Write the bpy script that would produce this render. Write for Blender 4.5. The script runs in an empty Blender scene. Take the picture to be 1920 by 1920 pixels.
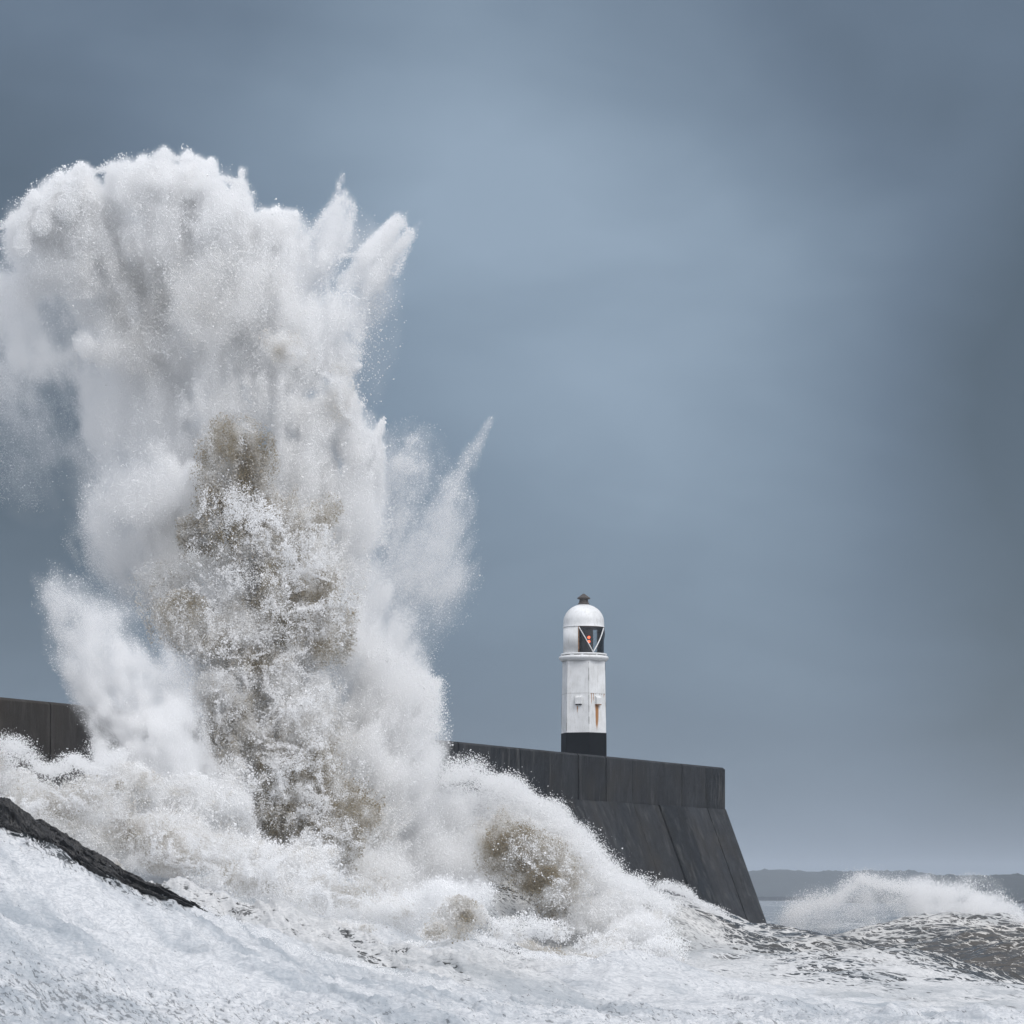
import bpy, bmesh, math, random
import numpy as np
from mathutils import Vector, Matrix

# ------------------------------------------------------------------ camera
S = bpy.context.scene
COL = S.collection
F = 6000.0            # focal length in pixels of a 1920 px wide frame
HZ = 1680.0           # horizon row
CZ = 4.5              # eye height above datum
cam_d = bpy.data.cameras.new('camera')
cam_d.sensor_width = 36.0
cam_d.lens = F / 1920.0 * 36.0
cam_d.shift_y = (HZ - 960.0) / 1920.0
cam_d.clip_start = 0.5
cam_d.clip_end = 9000
cam = bpy.data.objects.new('camera', cam_d); COL.objects.link(cam)
cam.location = (0, 0, CZ)
cam.rotation_euler = (math.radians(90), 0, 0)
S.camera = cam

# ------------------------------------------------------------------ render set-up
S.render.engine = 'CYCLES'
S.view_settings.view_transform = 'Standard'
S.view_settings.look = 'None'
S.view_settings.exposure = 0.0
S.view_settings.gamma = 1.0
cy = S.cycles
cy.max_bounces = 16; cy.diffuse_bounces = 12; cy.glossy_bounces = 3
cy.transmission_bounces = 8; cy.transparent_max_bounces = 8; cy.volume_bounces = 12
cy.volume_step_rate = 2.0; cy.volume_max_steps = 256
cy.use_denoising = True
cy.denoiser = 'OPENIMAGEDENOISE'
cy.sample_clamp_indirect = 8.0
cy.caustics_reflective = False; cy.caustics_refractive = False

# ------------------------------------------------------------------ sky and sun
SUN_DIR = Vector((0.42, -0.62, 0.85)).normalized()      # towards the sun
elev = math.asin(SUN_DIR.z)
sun_d = bpy.data.lights.new('sun', 'SUN'); sun_d.energy = 1.5
sun_d.angle = math.radians(24); sun_d.color = (1.0, 0.97, 0.93)
sun = bpy.data.objects.new('sun', sun_d); COL.objects.link(sun)
sun.rotation_euler = (-SUN_DIR).to_track_quat('-Z', 'Y').to_euler()

def N(nt, typ, **kw):
    n = nt.nodes.new(typ)
    for k, v in kw.items():
        if k == 'inp':
            for i, val in v.items():
                if hasattr(val, 'links') or isinstance(val, bpy.types.NodeSocket):
                    nt.links.new(val, n.inputs[i])
                else:
                    n.inputs[i].default_value = val
        else:
            setattr(n, k, v)
    return n

def M_(nt, op, a, b=None, c=None, clamp=False):
    n = nt.nodes.new('ShaderNodeMath'); n.operation = op; n.use_clamp = clamp
    for i, v in enumerate((a, b, c)):
        if v is None: continue
        if isinstance(v, bpy.types.NodeSocket): nt.links.new(v, n.inputs[i])
        else: n.inputs[i].default_value = v
    return n.outputs[0]

def ramp(nt, x, a, b, lo=0.0, hi=1.0, smooth=True):
    n = nt.nodes.new('ShaderNodeMapRange')
    n.interpolation_type = 'SMOOTHSTEP' if smooth else 'LINEAR'
    nt.links.new(x, n.inputs[0])
    for i, v in ((1, a), (2, b), (3, lo), (4, hi)): n.inputs[i].default_value = v
    return n.outputs[0]

def mixc(nt, f, a, b, blend='MIX'):
    n = nt.nodes.new('ShaderNodeMix'); n.data_type = 'RGBA'; n.blend_type = blend
    for i, v in ((0, f), (6, a), (7, b)):
        if isinstance(v, bpy.types.NodeSocket): nt.links.new(v, n.inputs[i])
        else: n.inputs[i].default_value = v if i == 0 else tuple(v) + ((1.0,) if len(v) == 3 else ())
    return n.outputs[2]

def pixdir(px, py):
    return Vector(((px - 960) / F, 1.0, (HZ - py) / F)).normalized()

W = bpy.data.worlds.new('World'); S.world = W; W.use_nodes = True
nt = W.node_tree; nt.nodes.clear()
tc = N(nt, 'ShaderNodeTexCoord')
sky = N(nt, 'ShaderNodeTexSky', sky_type='NISHITA')
sky.sun_disc = False; sky.sun_elevation = elev
sky.sun_rotation = math.atan2(SUN_DIR.x, SUN_DIR.y)
skyc = mixc(nt, 1.0, sky.outputs[0], (0.09, 0.09, 0.09), 'MULTIPLY')
# storm cloud deck: soft bands slanting down to the right
mp = N(nt, 'ShaderNodeMapping', inp={0: tc.outputs['Generated']})
mp.inputs['Rotation'].default_value = (0, math.radians(-28), 0)
mp.inputs['Scale'].default_value = (7.0, 3.0, 13.0)
nz = N(nt, 'ShaderNodeTexNoise', inp={'Vector': mp.outputs[0], 'Scale': 1.0, 'Detail': 3.5, 'Roughness': 0.5, 'Distortion': 0.4})
mp2 = N(nt, 'ShaderNodeMapping', inp={0: tc.outputs['Generated']})
mp2.inputs['Rotation'].default_value = (0, math.radians(-14), 0)
mp2.inputs['Scale'].default_value = (14.0, 6.0, 34.0)
nz2 = N(nt, 'ShaderNodeTexNoise', inp={'Vector': mp2.outputs[0], 'Scale': 1.0, 'Detail': 3.0, 'Roughness': 0.5, 'Distortion': 0.6})
lum = M_(nt, 'MULTIPLY_ADD', nz.outputs[0], 0.7, -0.35)
lum = M_(nt, 'ADD', lum, M_(nt, 'MULTIPLY_ADD', nz2.outputs[0], 0.18, -0.09))
for (px, py, r, amt) in [(1080, 520, 1000, 0.56), (700, 120, 600, 0.16), (1330, 1500, 700, 0.14), (1200, 900, 800, 0.07), (930, 250, 360, 0.12),
                         (20, 500, 520, -0.26), (60, 980, 500, -0.34), (2150, 900, 800, -0.50), (2050, 350, 700, -0.22), (1900, 1200, 600, -0.1),
                         (1560, 130, 330, -0.16), (1250, 1120, 420, -0.08), (2000, 1500, 420, -0.16)]:
    d = N(nt, 'ShaderNodeVectorMath', operation='DISTANCE', inp={0: tc.outputs['Generated']})
    d.inputs[1].default_value = pixdir(px, py)
    lum = M_(nt, 'ADD', lum, ramp(nt, d.outputs['Value'], 0.0, r / F, amt, 0.0))
lum = M_(nt, 'ADD', lum, 0.34)
cr = N(nt, 'ShaderNodeValToRGB', inp={0: lum})
el = cr.color_ramp.elements
el[0].position = 0.0; el[0].color = (0.072, 0.103, 0.138, 1)
el[1].position = 1.0; el[1].color = (0.292, 0.378, 0.478, 1)
e = el.new(0.35); e.color = (0.124, 0.172, 0.235, 1)
e = el.new(0.7); e.color = (0.200, 0.268, 0.350, 1)
sp = N(nt, 'ShaderNodeSeparateXYZ', inp={0: tc.outputs['Generated']})
over = ramp(nt, sp.outputs[2], 0.30, 0.85, 0.0, 1.0)          # thinner cloud overhead
back = ramp(nt, sp.outputs[1], 0.55, -0.6, 0.0, 1.0)          # brighter sky behind the camera
bright = M_(nt, 'MAXIMUM', over, back)
cloud = mixc(nt, bright, cr.outputs[0], (1.06, 1.09, 1.17))
fin = mixc(nt, 0.94, skyc, cloud)
below = ramp(nt, sp.outputs[2], -0.12, -0.01, 1.0, 0.0)
fin = mixc(nt, below, fin, (0.2, 0.23, 0.27))
bg = N(nt, 'ShaderNodeBackground', inp={0: fin, 1: 1.0})
out = N(nt, 'ShaderNodeOutputWorld', inp={0: bg.outputs[0]})

# ------------------------------------------------------------------ small helpers
def P(px, py, Y):
    return ((px - 960) * Y / F, Y, CZ + (HZ - py) * Y / F)

def tag(o, label=None, cat=None, group=None, kind=None):
    if label: o['label'] = label
    if cat: o['category'] = cat
    if group: o['group'] = group
    if kind: o['kind'] = kind
    return o

def empty(name, loc, rz=0.0):
    o = bpy.data.objects.new(name, None); COL.objects.link(o)
    o.location = loc; o.rotation_euler = (0, 0, rz); o.empty_display_size = 0.3
    return o

def link_bm(name, bm, mat, parent=None, smooth=False):
    me = bpy.data.meshes.new(name)
    bmesh.ops.recalc_face_normals(bm, faces=bm.faces[:])
    bm.to_mesh(me); bm.free()
    if smooth:
        for p in me.polygons: p.use_smooth = True
    o = bpy.data.objects.new(name, me); COL.objects.link(o)
    me.materials.append(mat)
    if parent is not None: o.parent = parent
    return o

def add_box(bm, c, s, rot=None, bev=0.0):
    r = bmesh.ops.create_cube(bm, size=1.0)
    vs = r['verts']
    m = Matrix.Diagonal((s[0], s[1], s[2], 1.0))
    if rot is not None: m = rot.to_4x4() @ m
    m = Matrix.Translation(c) @ m
    bmesh.ops.transform(bm, matrix=m, verts=vs)
    if bev > 0:
        es = list({e for v in vs for e in v.link_edges})
        bmesh.ops.bevel(bm, geom=es, offset=bev, segments=2, affect='EDGES')

def add_lathe(bm, prof, n=40, a0=0.0, a1=2 * math.pi, cx=0.0, cyy=0.0):
    full = abs(a1 - a0 - 2 * math.pi) < 1e-6
    m = n if full else n + 1
    rings = []
    for r, z in prof:
        if r < 1e-6:
            rings.append([bm.verts.new((cx, cyy, z))] * m); continue
        rings.append([bm.verts.new((cx + r * math.cos(a0 + (a1 - a0) * k / n), cyy + r * math.sin(a0 + (a1 - a0) * k / n), z)) for k in range(m)])
    for i in range(len(rings) - 1):
        A, B = rings[i], rings[i + 1]
        for k in range(n):
            k2 = (k + 1) % m
            vs = []
            for v in (A[k], A[k2], B[k2], B[k]):
                if v not in vs: vs.append(v)
            if len(vs) >= 3:
                try: bm.faces.new(vs)
                except ValueError: pass

def add_tube(bm, pts, r, n=8):
    rings = []
    for i, p in enumerate(pts):
        p = Vector(p)
        t = (Vector(pts[min(i + 1, len(pts) - 1)]) - Vector(pts[max(i - 1, 0)])).normalized()
        a = t.orthogonal().normalized() if i == 0 else (rings_a - t * rings_a.dot(t)).normalized()
        rings_a = a
        b = t.cross(a)
        rings.append([bm.verts.new(p + (a * math.cos(q) + b * math.sin(q)) * (r[i] if isinstance(r, list) else r)) for q in [2 * math.pi * k / n for k in range(n)]])
    for i in range(len(rings) - 1):
        for k in range(n):
            bm.faces.new((rings[i][k], rings[i][(k + 1) % n], rings[i + 1][(k + 1) % n], rings[i + 1][k]))
    bm.faces.new(rings[0]); bm.faces.new(rings[-1])

def mat(name):
    m = bpy.data.materials.new(name); m.use_nodes = True
    t = m.node_tree; t.nodes.clear()
    o = t.nodes.new('ShaderNodeOutputMaterial')
    return m, t, o

def simple(name, col, rough=0.6, metal=0.0, var=0.15, scale=3.0, bump=0.1, spec=0.5):
    m, t, o = mat(name)
    g = N(t, 'ShaderNodeTexCoord')
    n = N(t, 'ShaderNodeTexNoise', inp={'Vector': g.outputs['Object'], 'Scale': scale, 'Detail': 6.0, 'Roughness': 0.6})
    c = mixc(t, ramp(t, n.outputs[0], 0.3, 0.7), [x * (1 - var) for x in col], [min(1, x * (1 + var)) for x in col])
    b = N(t, 'ShaderNodeBump', inp={'Height': n.outputs[0], 'Strength': bump, 'Distance': 0.02})
    p = N(t, 'ShaderNodeBsdfPrincipled', inp={'Base Color': c, 'Roughness': rough, 'Metallic': metal, 'Specular IOR Level': spec, 'Normal': b.outputs[0]})
    t.links.new(p.outputs[0], o.inputs[0])
    return m

# numpy lattice noise ------------------------------------------------
rng = np.random.default_rng(7)
_G = 64
_T = rng.standard_normal((_G, _G, _G)).astype(np.float32)
_TF = _T.ravel()
def vnoise(p, seed=0):
    p = p.astype(np.float32) + np.float32(seed * 17.13)
    f = np.floor(p); i = f.astype(np.int32) & (_G - 1); f = p - f
    f = f * f * (3 - 2 * f)
    i2 = (i + 1) & (_G - 1)
    x0, y0, z0 = i[:, 0] * (_G * _G), i[:, 1] * _G, i[:, 2]
    x1, y1, z1 = i2[:, 0] * (_G * _G), i2[:, 1] * _G, i2[:, 2]
    fx, fy, fz = f[:, 0], f[:, 1], f[:, 2]
    def L(a, b, t): return a + (b - a) * t
    return L(L(L(_TF[x0 + y0 + z0], _TF[x1 + y0 + z0], fx), L(_TF[x0 + y1 + z0], _TF[x1 + y1 + z0], fx), fy),
             L(L(_TF[x0 + y0 + z1], _TF[x1 + y0 + z1], fx), L(_TF[x0 + y1 + z1], _TF[x1 + y1 + z1], fx), fy), fz)

def fbm(p, octs=4, seed=0, gain=0.55, ridged=False):
    s = 0; a = 1.0; tot = 0
    for k in range(octs):
        v = vnoise(p * (2.03 ** k), seed + k * 3)
        if ridged: v = 0.9 - np.abs(v) * 1.6
        s = s + v * a; tot += a * a; a *= gain
    return s / math.sqrt(tot)

def sstep(x, a, b):
    t = np.clip((x - a) / (b - a), 0, 1)
    return t * t * (3 - 2 * t)

def np_mesh(name, verts, faces, mats, parent=None, smooth=True, nper=None):
    me = bpy.data.meshes.new(name)
    nv = len(verts); nf = len(faces); k = faces.shape[1]
    me.vertices.add(nv); me.vertices.foreach_set('co', verts.astype(np.float32).ravel())
    me.loops.add(nf * k); me.polygons.add(nf)
    me.loops.foreach_set('vertex_index', faces.astype(np.int32).ravel())
    me.polygons.foreach_set('loop_start', np.arange(0, nf * k, k, dtype=np.int32))
    me.update(calc_edges=True)
    me.polygons.foreach_set('use_smooth', np.full(nf, smooth, dtype=bool))
    for m in mats: me.materials.append(m)
    o = bpy.data.objects.new(name, me); COL.objects.link(o)
    if parent is not None: o.parent = parent
    return o

def attr(me, name, arr):
    a = me.attributes.new(name, 'FLOAT', 'POINT')
    a.data.foreach_set('value', arr.astype(np.float32).ravel())

# ------------------------------------------------------------------ materials
# dark wet concrete of the pier, one tone per cast panel (object X runs along the wall)
def concrete():
    m, t, o = mat('wet_concrete')
    g = N(t, 'ShaderNodeTexCoord')
    s = N(t, 'ShaderNodeSeparateXYZ', inp={0: g.outputs['Object']})
    cell = M_(t, 'FLOOR', M_(t, 'DIVIDE', s.outputs[0], 3.4))
    row = M_(t, 'GREATER_THAN', s.outputs[2], 9.35)
    cv = N(t, 'ShaderNodeCombineXYZ', inp={0: cell, 1: row})
    wn = N(t, 'ShaderNodeTexWhiteNoise', noise_dimensions='2D', inp={0: cv.outputs[0]})
    mpp = N(t, 'ShaderNodeMapping', inp={0: g.outputs['Object']})
    mpp.inputs['Scale'].default_value = (2.2, 2.2, 0.25)
    st = N(t, 'ShaderNodeTexNoise', inp={'Vector': mpp.outputs[0], 'Scale': 1.0, 'Detail': 7.0, 'Roughness': 0.62})
    bl = N(t, 'ShaderNodeTexNoise', inp={'Vector': g.outputs['Object'], 'Scale': 0.35, 'Detail': 5.0, 'Roughness': 0.6})
    fn = N(t, 'ShaderNodeTexNoise', inp={'Vector': g.outputs['Object'], 'Scale': 6.0, 'Detail': 6.0, 'Roughness': 0.7})
    base = mixc(t, ramp(t, wn.outputs[0], 0.0, 1.0, smooth=False), (0.007, 0.008, 0.0095), (0.036, 0.037, 0.040))
    c = mixc(t, M_(t, 'MULTIPLY', ramp(t, st.outputs[0], 0.35, 0.7), 0.65), base, (0.009, 0.009, 0.010))
    c = mixc(t, M_(t, 'MULTIPLY', ramp(t, bl.outputs[0], 0.5, 0.75), 0.5), c, (0.048, 0.043, 0.036))
    c = mixc(t, M_(t, 'MULTIPLY', ramp(t, fn.outputs[0], 0.60, 0.75), 0.5), c, (0.10, 0.10, 0.098))
    mps = N(t, 'ShaderNodeMapping', inp={0: g.outputs['Object']})
    mps.inputs['Scale'].default_value = (1.1, 1.1, 0.16)
    wr = N(t, 'ShaderNodeTexNoise', inp={'Vector': mps.outputs[0], 'Scale': 1.7, 'Detail': 5.0, 'Roughness': 0.7, 'Distortion': 0.5})
    c = mixc(t, M_(t, 'MULTIPLY', ramp(t, wr.outputs[0], 0.52, 0.66), 0.7), c, (0.070, 0.070, 0.069))
    c = mixc(t, M_(t, 'MULTIPLY', ramp(t, s.outputs[0], 60.0, 72.0), 0.5), c, (0.060, 0.046, 0.032))
    h = M_(t, 'ADD', st.outputs[0], M_(t, 'MULTIPLY', fn.outputs[0], 0.6))
    b = N(t, 'ShaderNodeBump', inp={'Height': h, 'Strength': 0.9, 'Distance': 0.08})
    p = N(t, 'ShaderNodeBsdfPrincipled', inp={'Base Color': c, 'Roughness': ramp(t, bl.outputs[0], 0.3, 0.7, 0.4, 0.85), 'Specular IOR Level': 0.25, 'Normal': b.outputs[0]})
    t.links.new(p.outputs[0], o.inputs[0])
    return m
M_conc = concrete()

def white_paint(name, streaks):
    """chipped white paint on iron plates; STREAKS: (x, z_top, z_bottom, half_width) rust runs in object X/Z on the camera side"""
    m, t, o = mat(name)
    g = N(t, 'ShaderNodeTexCoord')
    s = N(t, 'ShaderNodeSeparateXYZ', inp={0: g.outputs['Object']})
    n1 = N(t, 'ShaderNodeTexNoise', inp={'Vector': g.outputs['Object'], 'Scale': 1.3, 'Detail': 6.0, 'Roughness': 0.6})
    mpp = N(t, 'ShaderNodeMapping', inp={0: g.outputs['Object']})
    mpp.inputs['Scale'].default_value = (9, 9, 1.2)
    n2 = N(t, 'ShaderNodeTexNoise', inp={'Vector': mpp.outputs[0], 'Scale': 1.0, 'Detail': 8.0, 'Roughness': 0.7})
    n3 = N(t, 'ShaderNodeTexNoise', inp={'Vector': g.outputs['Object'], 'Scale': 14.0, 'Detail': 8.0, 'Roughness': 0.75})
    c = mixc(t, ramp(t, n1.outputs[0], 0.35, 0.7), (0.80, 0.81, 0.82), (0.66, 0.67, 0.67))
    c = mixc(t, M_(t, 'MULTIPLY', ramp(t, n2.outputs[0], 0.50, 0.75), 0.6), c, (0.42, 0.41, 0.37))
    c = mixc(t, ramp(t, n3.outputs[0], 0.67, 0.73), c, (0.10, 0.07, 0.05))
    for (x, zt, zb, w) in streaks:
        wob = M_(t, 'MULTIPLY_ADD', n2.outputs[0], 0.10, -0.05)
        dx = M_(t, 'ABSOLUTE', M_(t, 'ADD', M_(t, 'SUBTRACT', s.outputs[0], x), wob))
        dz = M_(t, 'DIVIDE', M_(t, 'SUBTRACT', zt, s.outputs[2]), zt - zb)      # 0 at the top, 1 at the tip
        inz = M_(t, 'MULTIPLY', M_(t, 'GREATER_THAN', dz, 0.0), ramp(t, dz, 0.55, 1.0, 1.0, 0.0))
        ww = M_(t, 'MULTIPLY_ADD', dz, -0.6 * w, w)
        k = M_(t, 'MULTIPLY', inz, M_(t, 'SUBTRACT', 1.0, M_(t, 'DIVIDE', dx, ww), clamp=True), clamp=True)
        k = M_(t, 'MULTIPLY', M_(t, 'MULTIPLY', k, 1.9), M_(t, 'LESS_THAN', s.outputs[1], 0.0), clamp=True)
        c = mixc(t, k, c, (0.36, 0.15, 0.03))
    b = N(t, 'ShaderNodeBump', inp={'Height': n1.outputs[0], 'Strength': 0.25, 'Distance': 0.04})
    p = N(t, 'ShaderNodeBsdfPrincipled', inp={'Base Color': c, 'Roughness': 0.5, 'Normal': b.outputs[0]})
    t.links.new(p.outputs[0], o.inputs[0])
    return m
M_white = white_paint('chipped_white_paint', [])
M_black = simple('black_paint', (0.004, 0.005, 0.007), 0.75, var=0.3, spec=0.15)
M_iron = simple('weathered_iron', (0.055, 0.045, 0.040), 0.6, var=0.4, scale=12)
M_dark = simple('lantern_interior', (0.03, 0.027, 0.025), 0.6)
M_rust = simple('rusty_iron', (0.22, 0.12, 0.06), 0.75, var=0.5, scale=9)
def glass():
    m, t, o = mat('salt_glass')
    g1 = N(t, 'ShaderNodeBsdfGlossy', inp={'Roughness': 0.05, 'Color': (0.9, 0.92, 0.95, 1)})
    tr = N(t, 'ShaderNodeBsdfTransparent', inp={'Color': (0.80, 0.83, 0.84, 1)})
    fr = N(t, 'ShaderNodeFresnel', inp={'IOR': 1.5})
    mx = N(t, 'ShaderNodeMixShader', inp={0: fr.outputs[0], 1: tr.outputs[0], 2: g1.outputs[0]})
    t.links.new(mx.outputs[0], o.inputs[0])
    return m
M_glass = glass()
def lamp_mat():
    m, t, o = mat('red_lamp_light')
    e = N(t, 'ShaderNodeEmission', inp={'Color': (1.0, 0.13, 0.05, 1), 'Strength': 3.2})
    t.links.new(e.outputs[0], o.inputs[0])
    return m
M_lamp = lamp_mat()
M_rock = simple('wet_rock', (0.010, 0.0095, 0.010), 0.5, var=0.6, scale=5.0, bump=0.6)
M_hill = simple('wooded_hillside', (0.022, 0.030, 0.032), 0.95, var=0.25, scale=0.05, bump=0.0)

def spray_mat(name, white=(0.965, 0.968, 0.972), brown=(0.385, 0.335, 0.250), trans=0.35):
    m, t, o = mat(name)
    a = N(t, 'ShaderNodeAttribute', attribute_name='silt')
    c = mixc(t, a.outputs['Fac'], white, brown)
    d = N(t, 'ShaderNodeBsdfDiffuse', inp={'Color': c})
    l = N(t, 'ShaderNodeBsdfTranslucent', inp={'Color': c})
    mx = N(t, 'ShaderNodeMixShader', inp={0: trans, 1: d.outputs[0], 2: l.outputs[0]})
    t.links.new(mx.outputs[0], o.inputs[0])
    return m
M_spray = spray_mat('sea_spray')

def sea_mat():
    m, t, o = mat('storm_water')
    g = N(t, 'ShaderNodeTexCoord')
    fo = N(t, 'ShaderNodeAttribute', attribute_name='foam')
    si = N(t, 'ShaderNodeAttribute', attribute_name='silt')
    mq = N(t, 'ShaderNodeMapping', inp={0: g.outputs['Object']})
    mq.inputs['Rotation'].default_value = (0, 0, math.radians(50))
    mpp = N(t, 'ShaderNodeMapping', inp={0: mq.outputs[0]})
    mpp.inputs['Scale'].default_value = (0.22, 0.66, 1.0)
    w = N(t, 'ShaderNodeTexNoise', inp={'Vector': mpp.outputs[0], 'Scale': 0.8, 'Detail': 4.0, 'Roughness': 0.6})
    ad = N(t, 'ShaderNodeVectorMath', operation='MULTIPLY_ADD', inp={0: w.outputs[1], 2: mpp.outputs[0]})
    ad.inputs[1].default_value = (1.6, 1.6, 1.6)
    n1 = N(t, 'ShaderNodeTexNoise', inp={'Vector': ad.outputs[0], 'Scale': 0.9, 'Detail': 6.0, 'Roughness': 0.56})
    vo = N(t, 'ShaderNodeTexVoronoi', feature='DISTANCE_TO_EDGE', inp={'Vector': ad.outputs[0], 'Scale': 2.3})
    vo2 = N(t, 'ShaderNodeTexVoronoi', feature='DISTANCE_TO_EDGE', inp={'Vector': ad.outputs[0], 'Scale': 6.0})
    lace = M_(t, 'SUBTRACT', 1.0, ramp(t, vo.outputs[0], 0.0, 0.16))
    lace2 = M_(t, 'SUBTRACT', 1.0, ramp(t, vo2.outputs[0], 0.0, 0.14))
    pat = M_(t, 'ADD', M_(t, 'MULTIPLY_ADD', n1.outputs[0], 0.95, 0.10), M_(t, 'ADD', M_(t, 'MULTIPLY', lace, 0.34), M_(t, 'MULTIPLY', lace2, 0.24)))
    # foam 0 -> clean water, 1 -> solid foam
    th = M_(t, 'SUBTRACT', pat, M_(t, 'MULTIPLY_ADD', fo.outputs['Fac'], -1.0, 1.25))
    msk = ramp(t, th, -0.06, 0.10)
    sk = N(t, 'ShaderNodeAttribute', attribute_name='streak')
    mr = N(t, 'ShaderNodeMapping', inp={0: g.outputs['Object']})
    mr.inputs['Rotation'].default_value = (0, 0, math.radians(52))
    ms = N(t, 'ShaderNodeMapping', inp={0: mr.outputs[0]})
    ms.inputs['Scale'].default_value = (1.7, 8.5, 4.0)
    ws = N(t, 'ShaderNodeVectorMath', operation='MULTIPLY_ADD', inp={0: w.outputs[1], 2: ms.outputs[0]})
    ws.inputs[1].default_value = (0.9, 0.9, 0.9)
    ns = N(t, 'ShaderNodeTexNoise', inp={'Vector': ws.outputs[0], 'Scale': 1.5, 'Detail': 4.0, 'Roughness': 0.6})
    slit = ramp(t, M_(t, 'SUBTRACT', ns.outputs[0], M_(t, 'MULTIPLY_ADD', sk.outputs['Fac'], -0.27, 0.75)), 0.0, 0.05)
    msk = M_(t, 'MULTIPLY', msk, M_(t, 'SUBTRACT', 1.0, M_(t, 'MULTIPLY', slit, 0.55)))
    wc = mixc(t, si.outputs['Fac'], (0.014, 0.019, 0.022), (0.046, 0.038, 0.028))
    wb = N(t, 'ShaderNodeTexNoise', inp={'Vector': mpp.outputs[0], 'Scale': 3.5, 'Detail': 6.0, 'Roughness': 0.65})
    bw = N(t, 'ShaderNodeBump', inp={'Height': wb.outputs[0], 'Strength': 0.45, 'Distance': 0.12})
    water = N(t, 'ShaderNodeBsdfPrincipled', inp={'Base Color': wc, 'Roughness': 0.13, 'IOR': 1.33, 'Normal': bw.outputs[0]})
    fb = N(t, 'ShaderNodeTexNoise', inp={'Vector': ad.outputs[0], 'Scale': 14.0, 'Detail': 7.0, 'Roughness': 0.72})
    hh = M_(t, 'ADD', M_(t, 'MULTIPLY', msk, 0.6), fb.outputs[0])
    bf = N(t, 'ShaderNodeBump', inp={'Height': hh, 'Strength': 0.45, 'Distance': 0.07})
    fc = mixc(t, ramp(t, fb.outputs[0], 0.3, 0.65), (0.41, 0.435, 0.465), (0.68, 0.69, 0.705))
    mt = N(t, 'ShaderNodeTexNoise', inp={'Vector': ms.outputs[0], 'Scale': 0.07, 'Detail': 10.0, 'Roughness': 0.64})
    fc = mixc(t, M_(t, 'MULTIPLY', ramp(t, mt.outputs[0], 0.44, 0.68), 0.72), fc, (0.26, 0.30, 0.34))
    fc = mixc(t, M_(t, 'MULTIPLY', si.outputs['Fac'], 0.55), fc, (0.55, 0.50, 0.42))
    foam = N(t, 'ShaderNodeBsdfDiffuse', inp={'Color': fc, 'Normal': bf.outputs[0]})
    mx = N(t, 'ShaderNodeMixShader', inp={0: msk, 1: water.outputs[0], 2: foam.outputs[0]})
    t.links.new(mx.outputs[0], o.inputs[0])
    return m
M_sea = sea_mat()

# ------------------------------------------------------------------ sea surface
RIDGE = np.array([[-40, 12.2], [-25, 9.5], [-14.4, 6.74], [-11.9, 5.56], [-8.85, 4.24], [-5.4, 2.9], [-0.9, 2.0], [3, 1.45], [8, 1.1], [40, 0.9]])
CREST = np.array([P(1190, 1668, 148), P(1235, 1680, 144), P(1300, 1700, 140), P(1370, 1735, 137), P(1450, 1762, 132), P(1540, 1780, 126), P(1620, 1796, 119),
                  P(1700, 1822, 112), P(1800, 1852, 104), P(1920, 1890, 96), P(2300, 1960, 80)])
CREST2 = np.array([P(1460, 1785, 182), P(1600, 1765, 178), P(1700, 1745, 172), P(1800, 1722, 165), P(1880, 1722, 160), P(1990, 1745, 150), P(2300, 1800, 135)])
CREST3 = np.array([P(330, 1655, 101), P(450, 1690, 100), P(560, 1712, 99), P(680, 1745, 97), P(790, 1775, 95), P(900, 1800, 93)])
CREST4 = np.array([P(880, 1765, 108), P(980, 1775, 108), P(1090, 1790, 106), P(1180, 1795, 104), P(1270, 1825, 101), P(1330, 1850, 98)])

CREST5 = np.array([P(800, 1600, 134), P(880, 1585, 134), P(960, 1585, 133), P(1040, 1615, 132), P(1110, 1665, 131), P(1200, 1700, 130)])

def crest_profile(x, y, C, near, far):
    """height of a long crest: polyline C, slope length NEAR towards the viewer and FAR behind"""
    best = np.full(x.shape, 1e9, np.float32); hz = np.zeros_like(best); sgn = np.ones_like(best)
    for a, b in zip(C[:-1], C[1:]):
        dx, dy = b[0] - a[0], b[1] - a[1]; L2 = dx * dx + dy * dy
        t = np.clip(((x - a[0]) * dx + (y - a[1]) * dy) / L2, 0, 1)
        ex, ey = x - (a[0] + t * dx), y - (a[1] + t * dy)
        d = np.sqrt(ex * ex + ey * ey)
        side = np.sign(dx * ey - dy * ex)       # + : behind (left of direction)
        m = d < best
        best = np.where(m, d, best); hz = np.where(m, a[2] + t * (b[2] - a[2]), hz); sgn = np.where(m, side, sgn)
    w = np.where(sgn > 0, far, near)
    q = best / w
    return hz, np.exp(-q * q * 1.2), best, sgn

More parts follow.
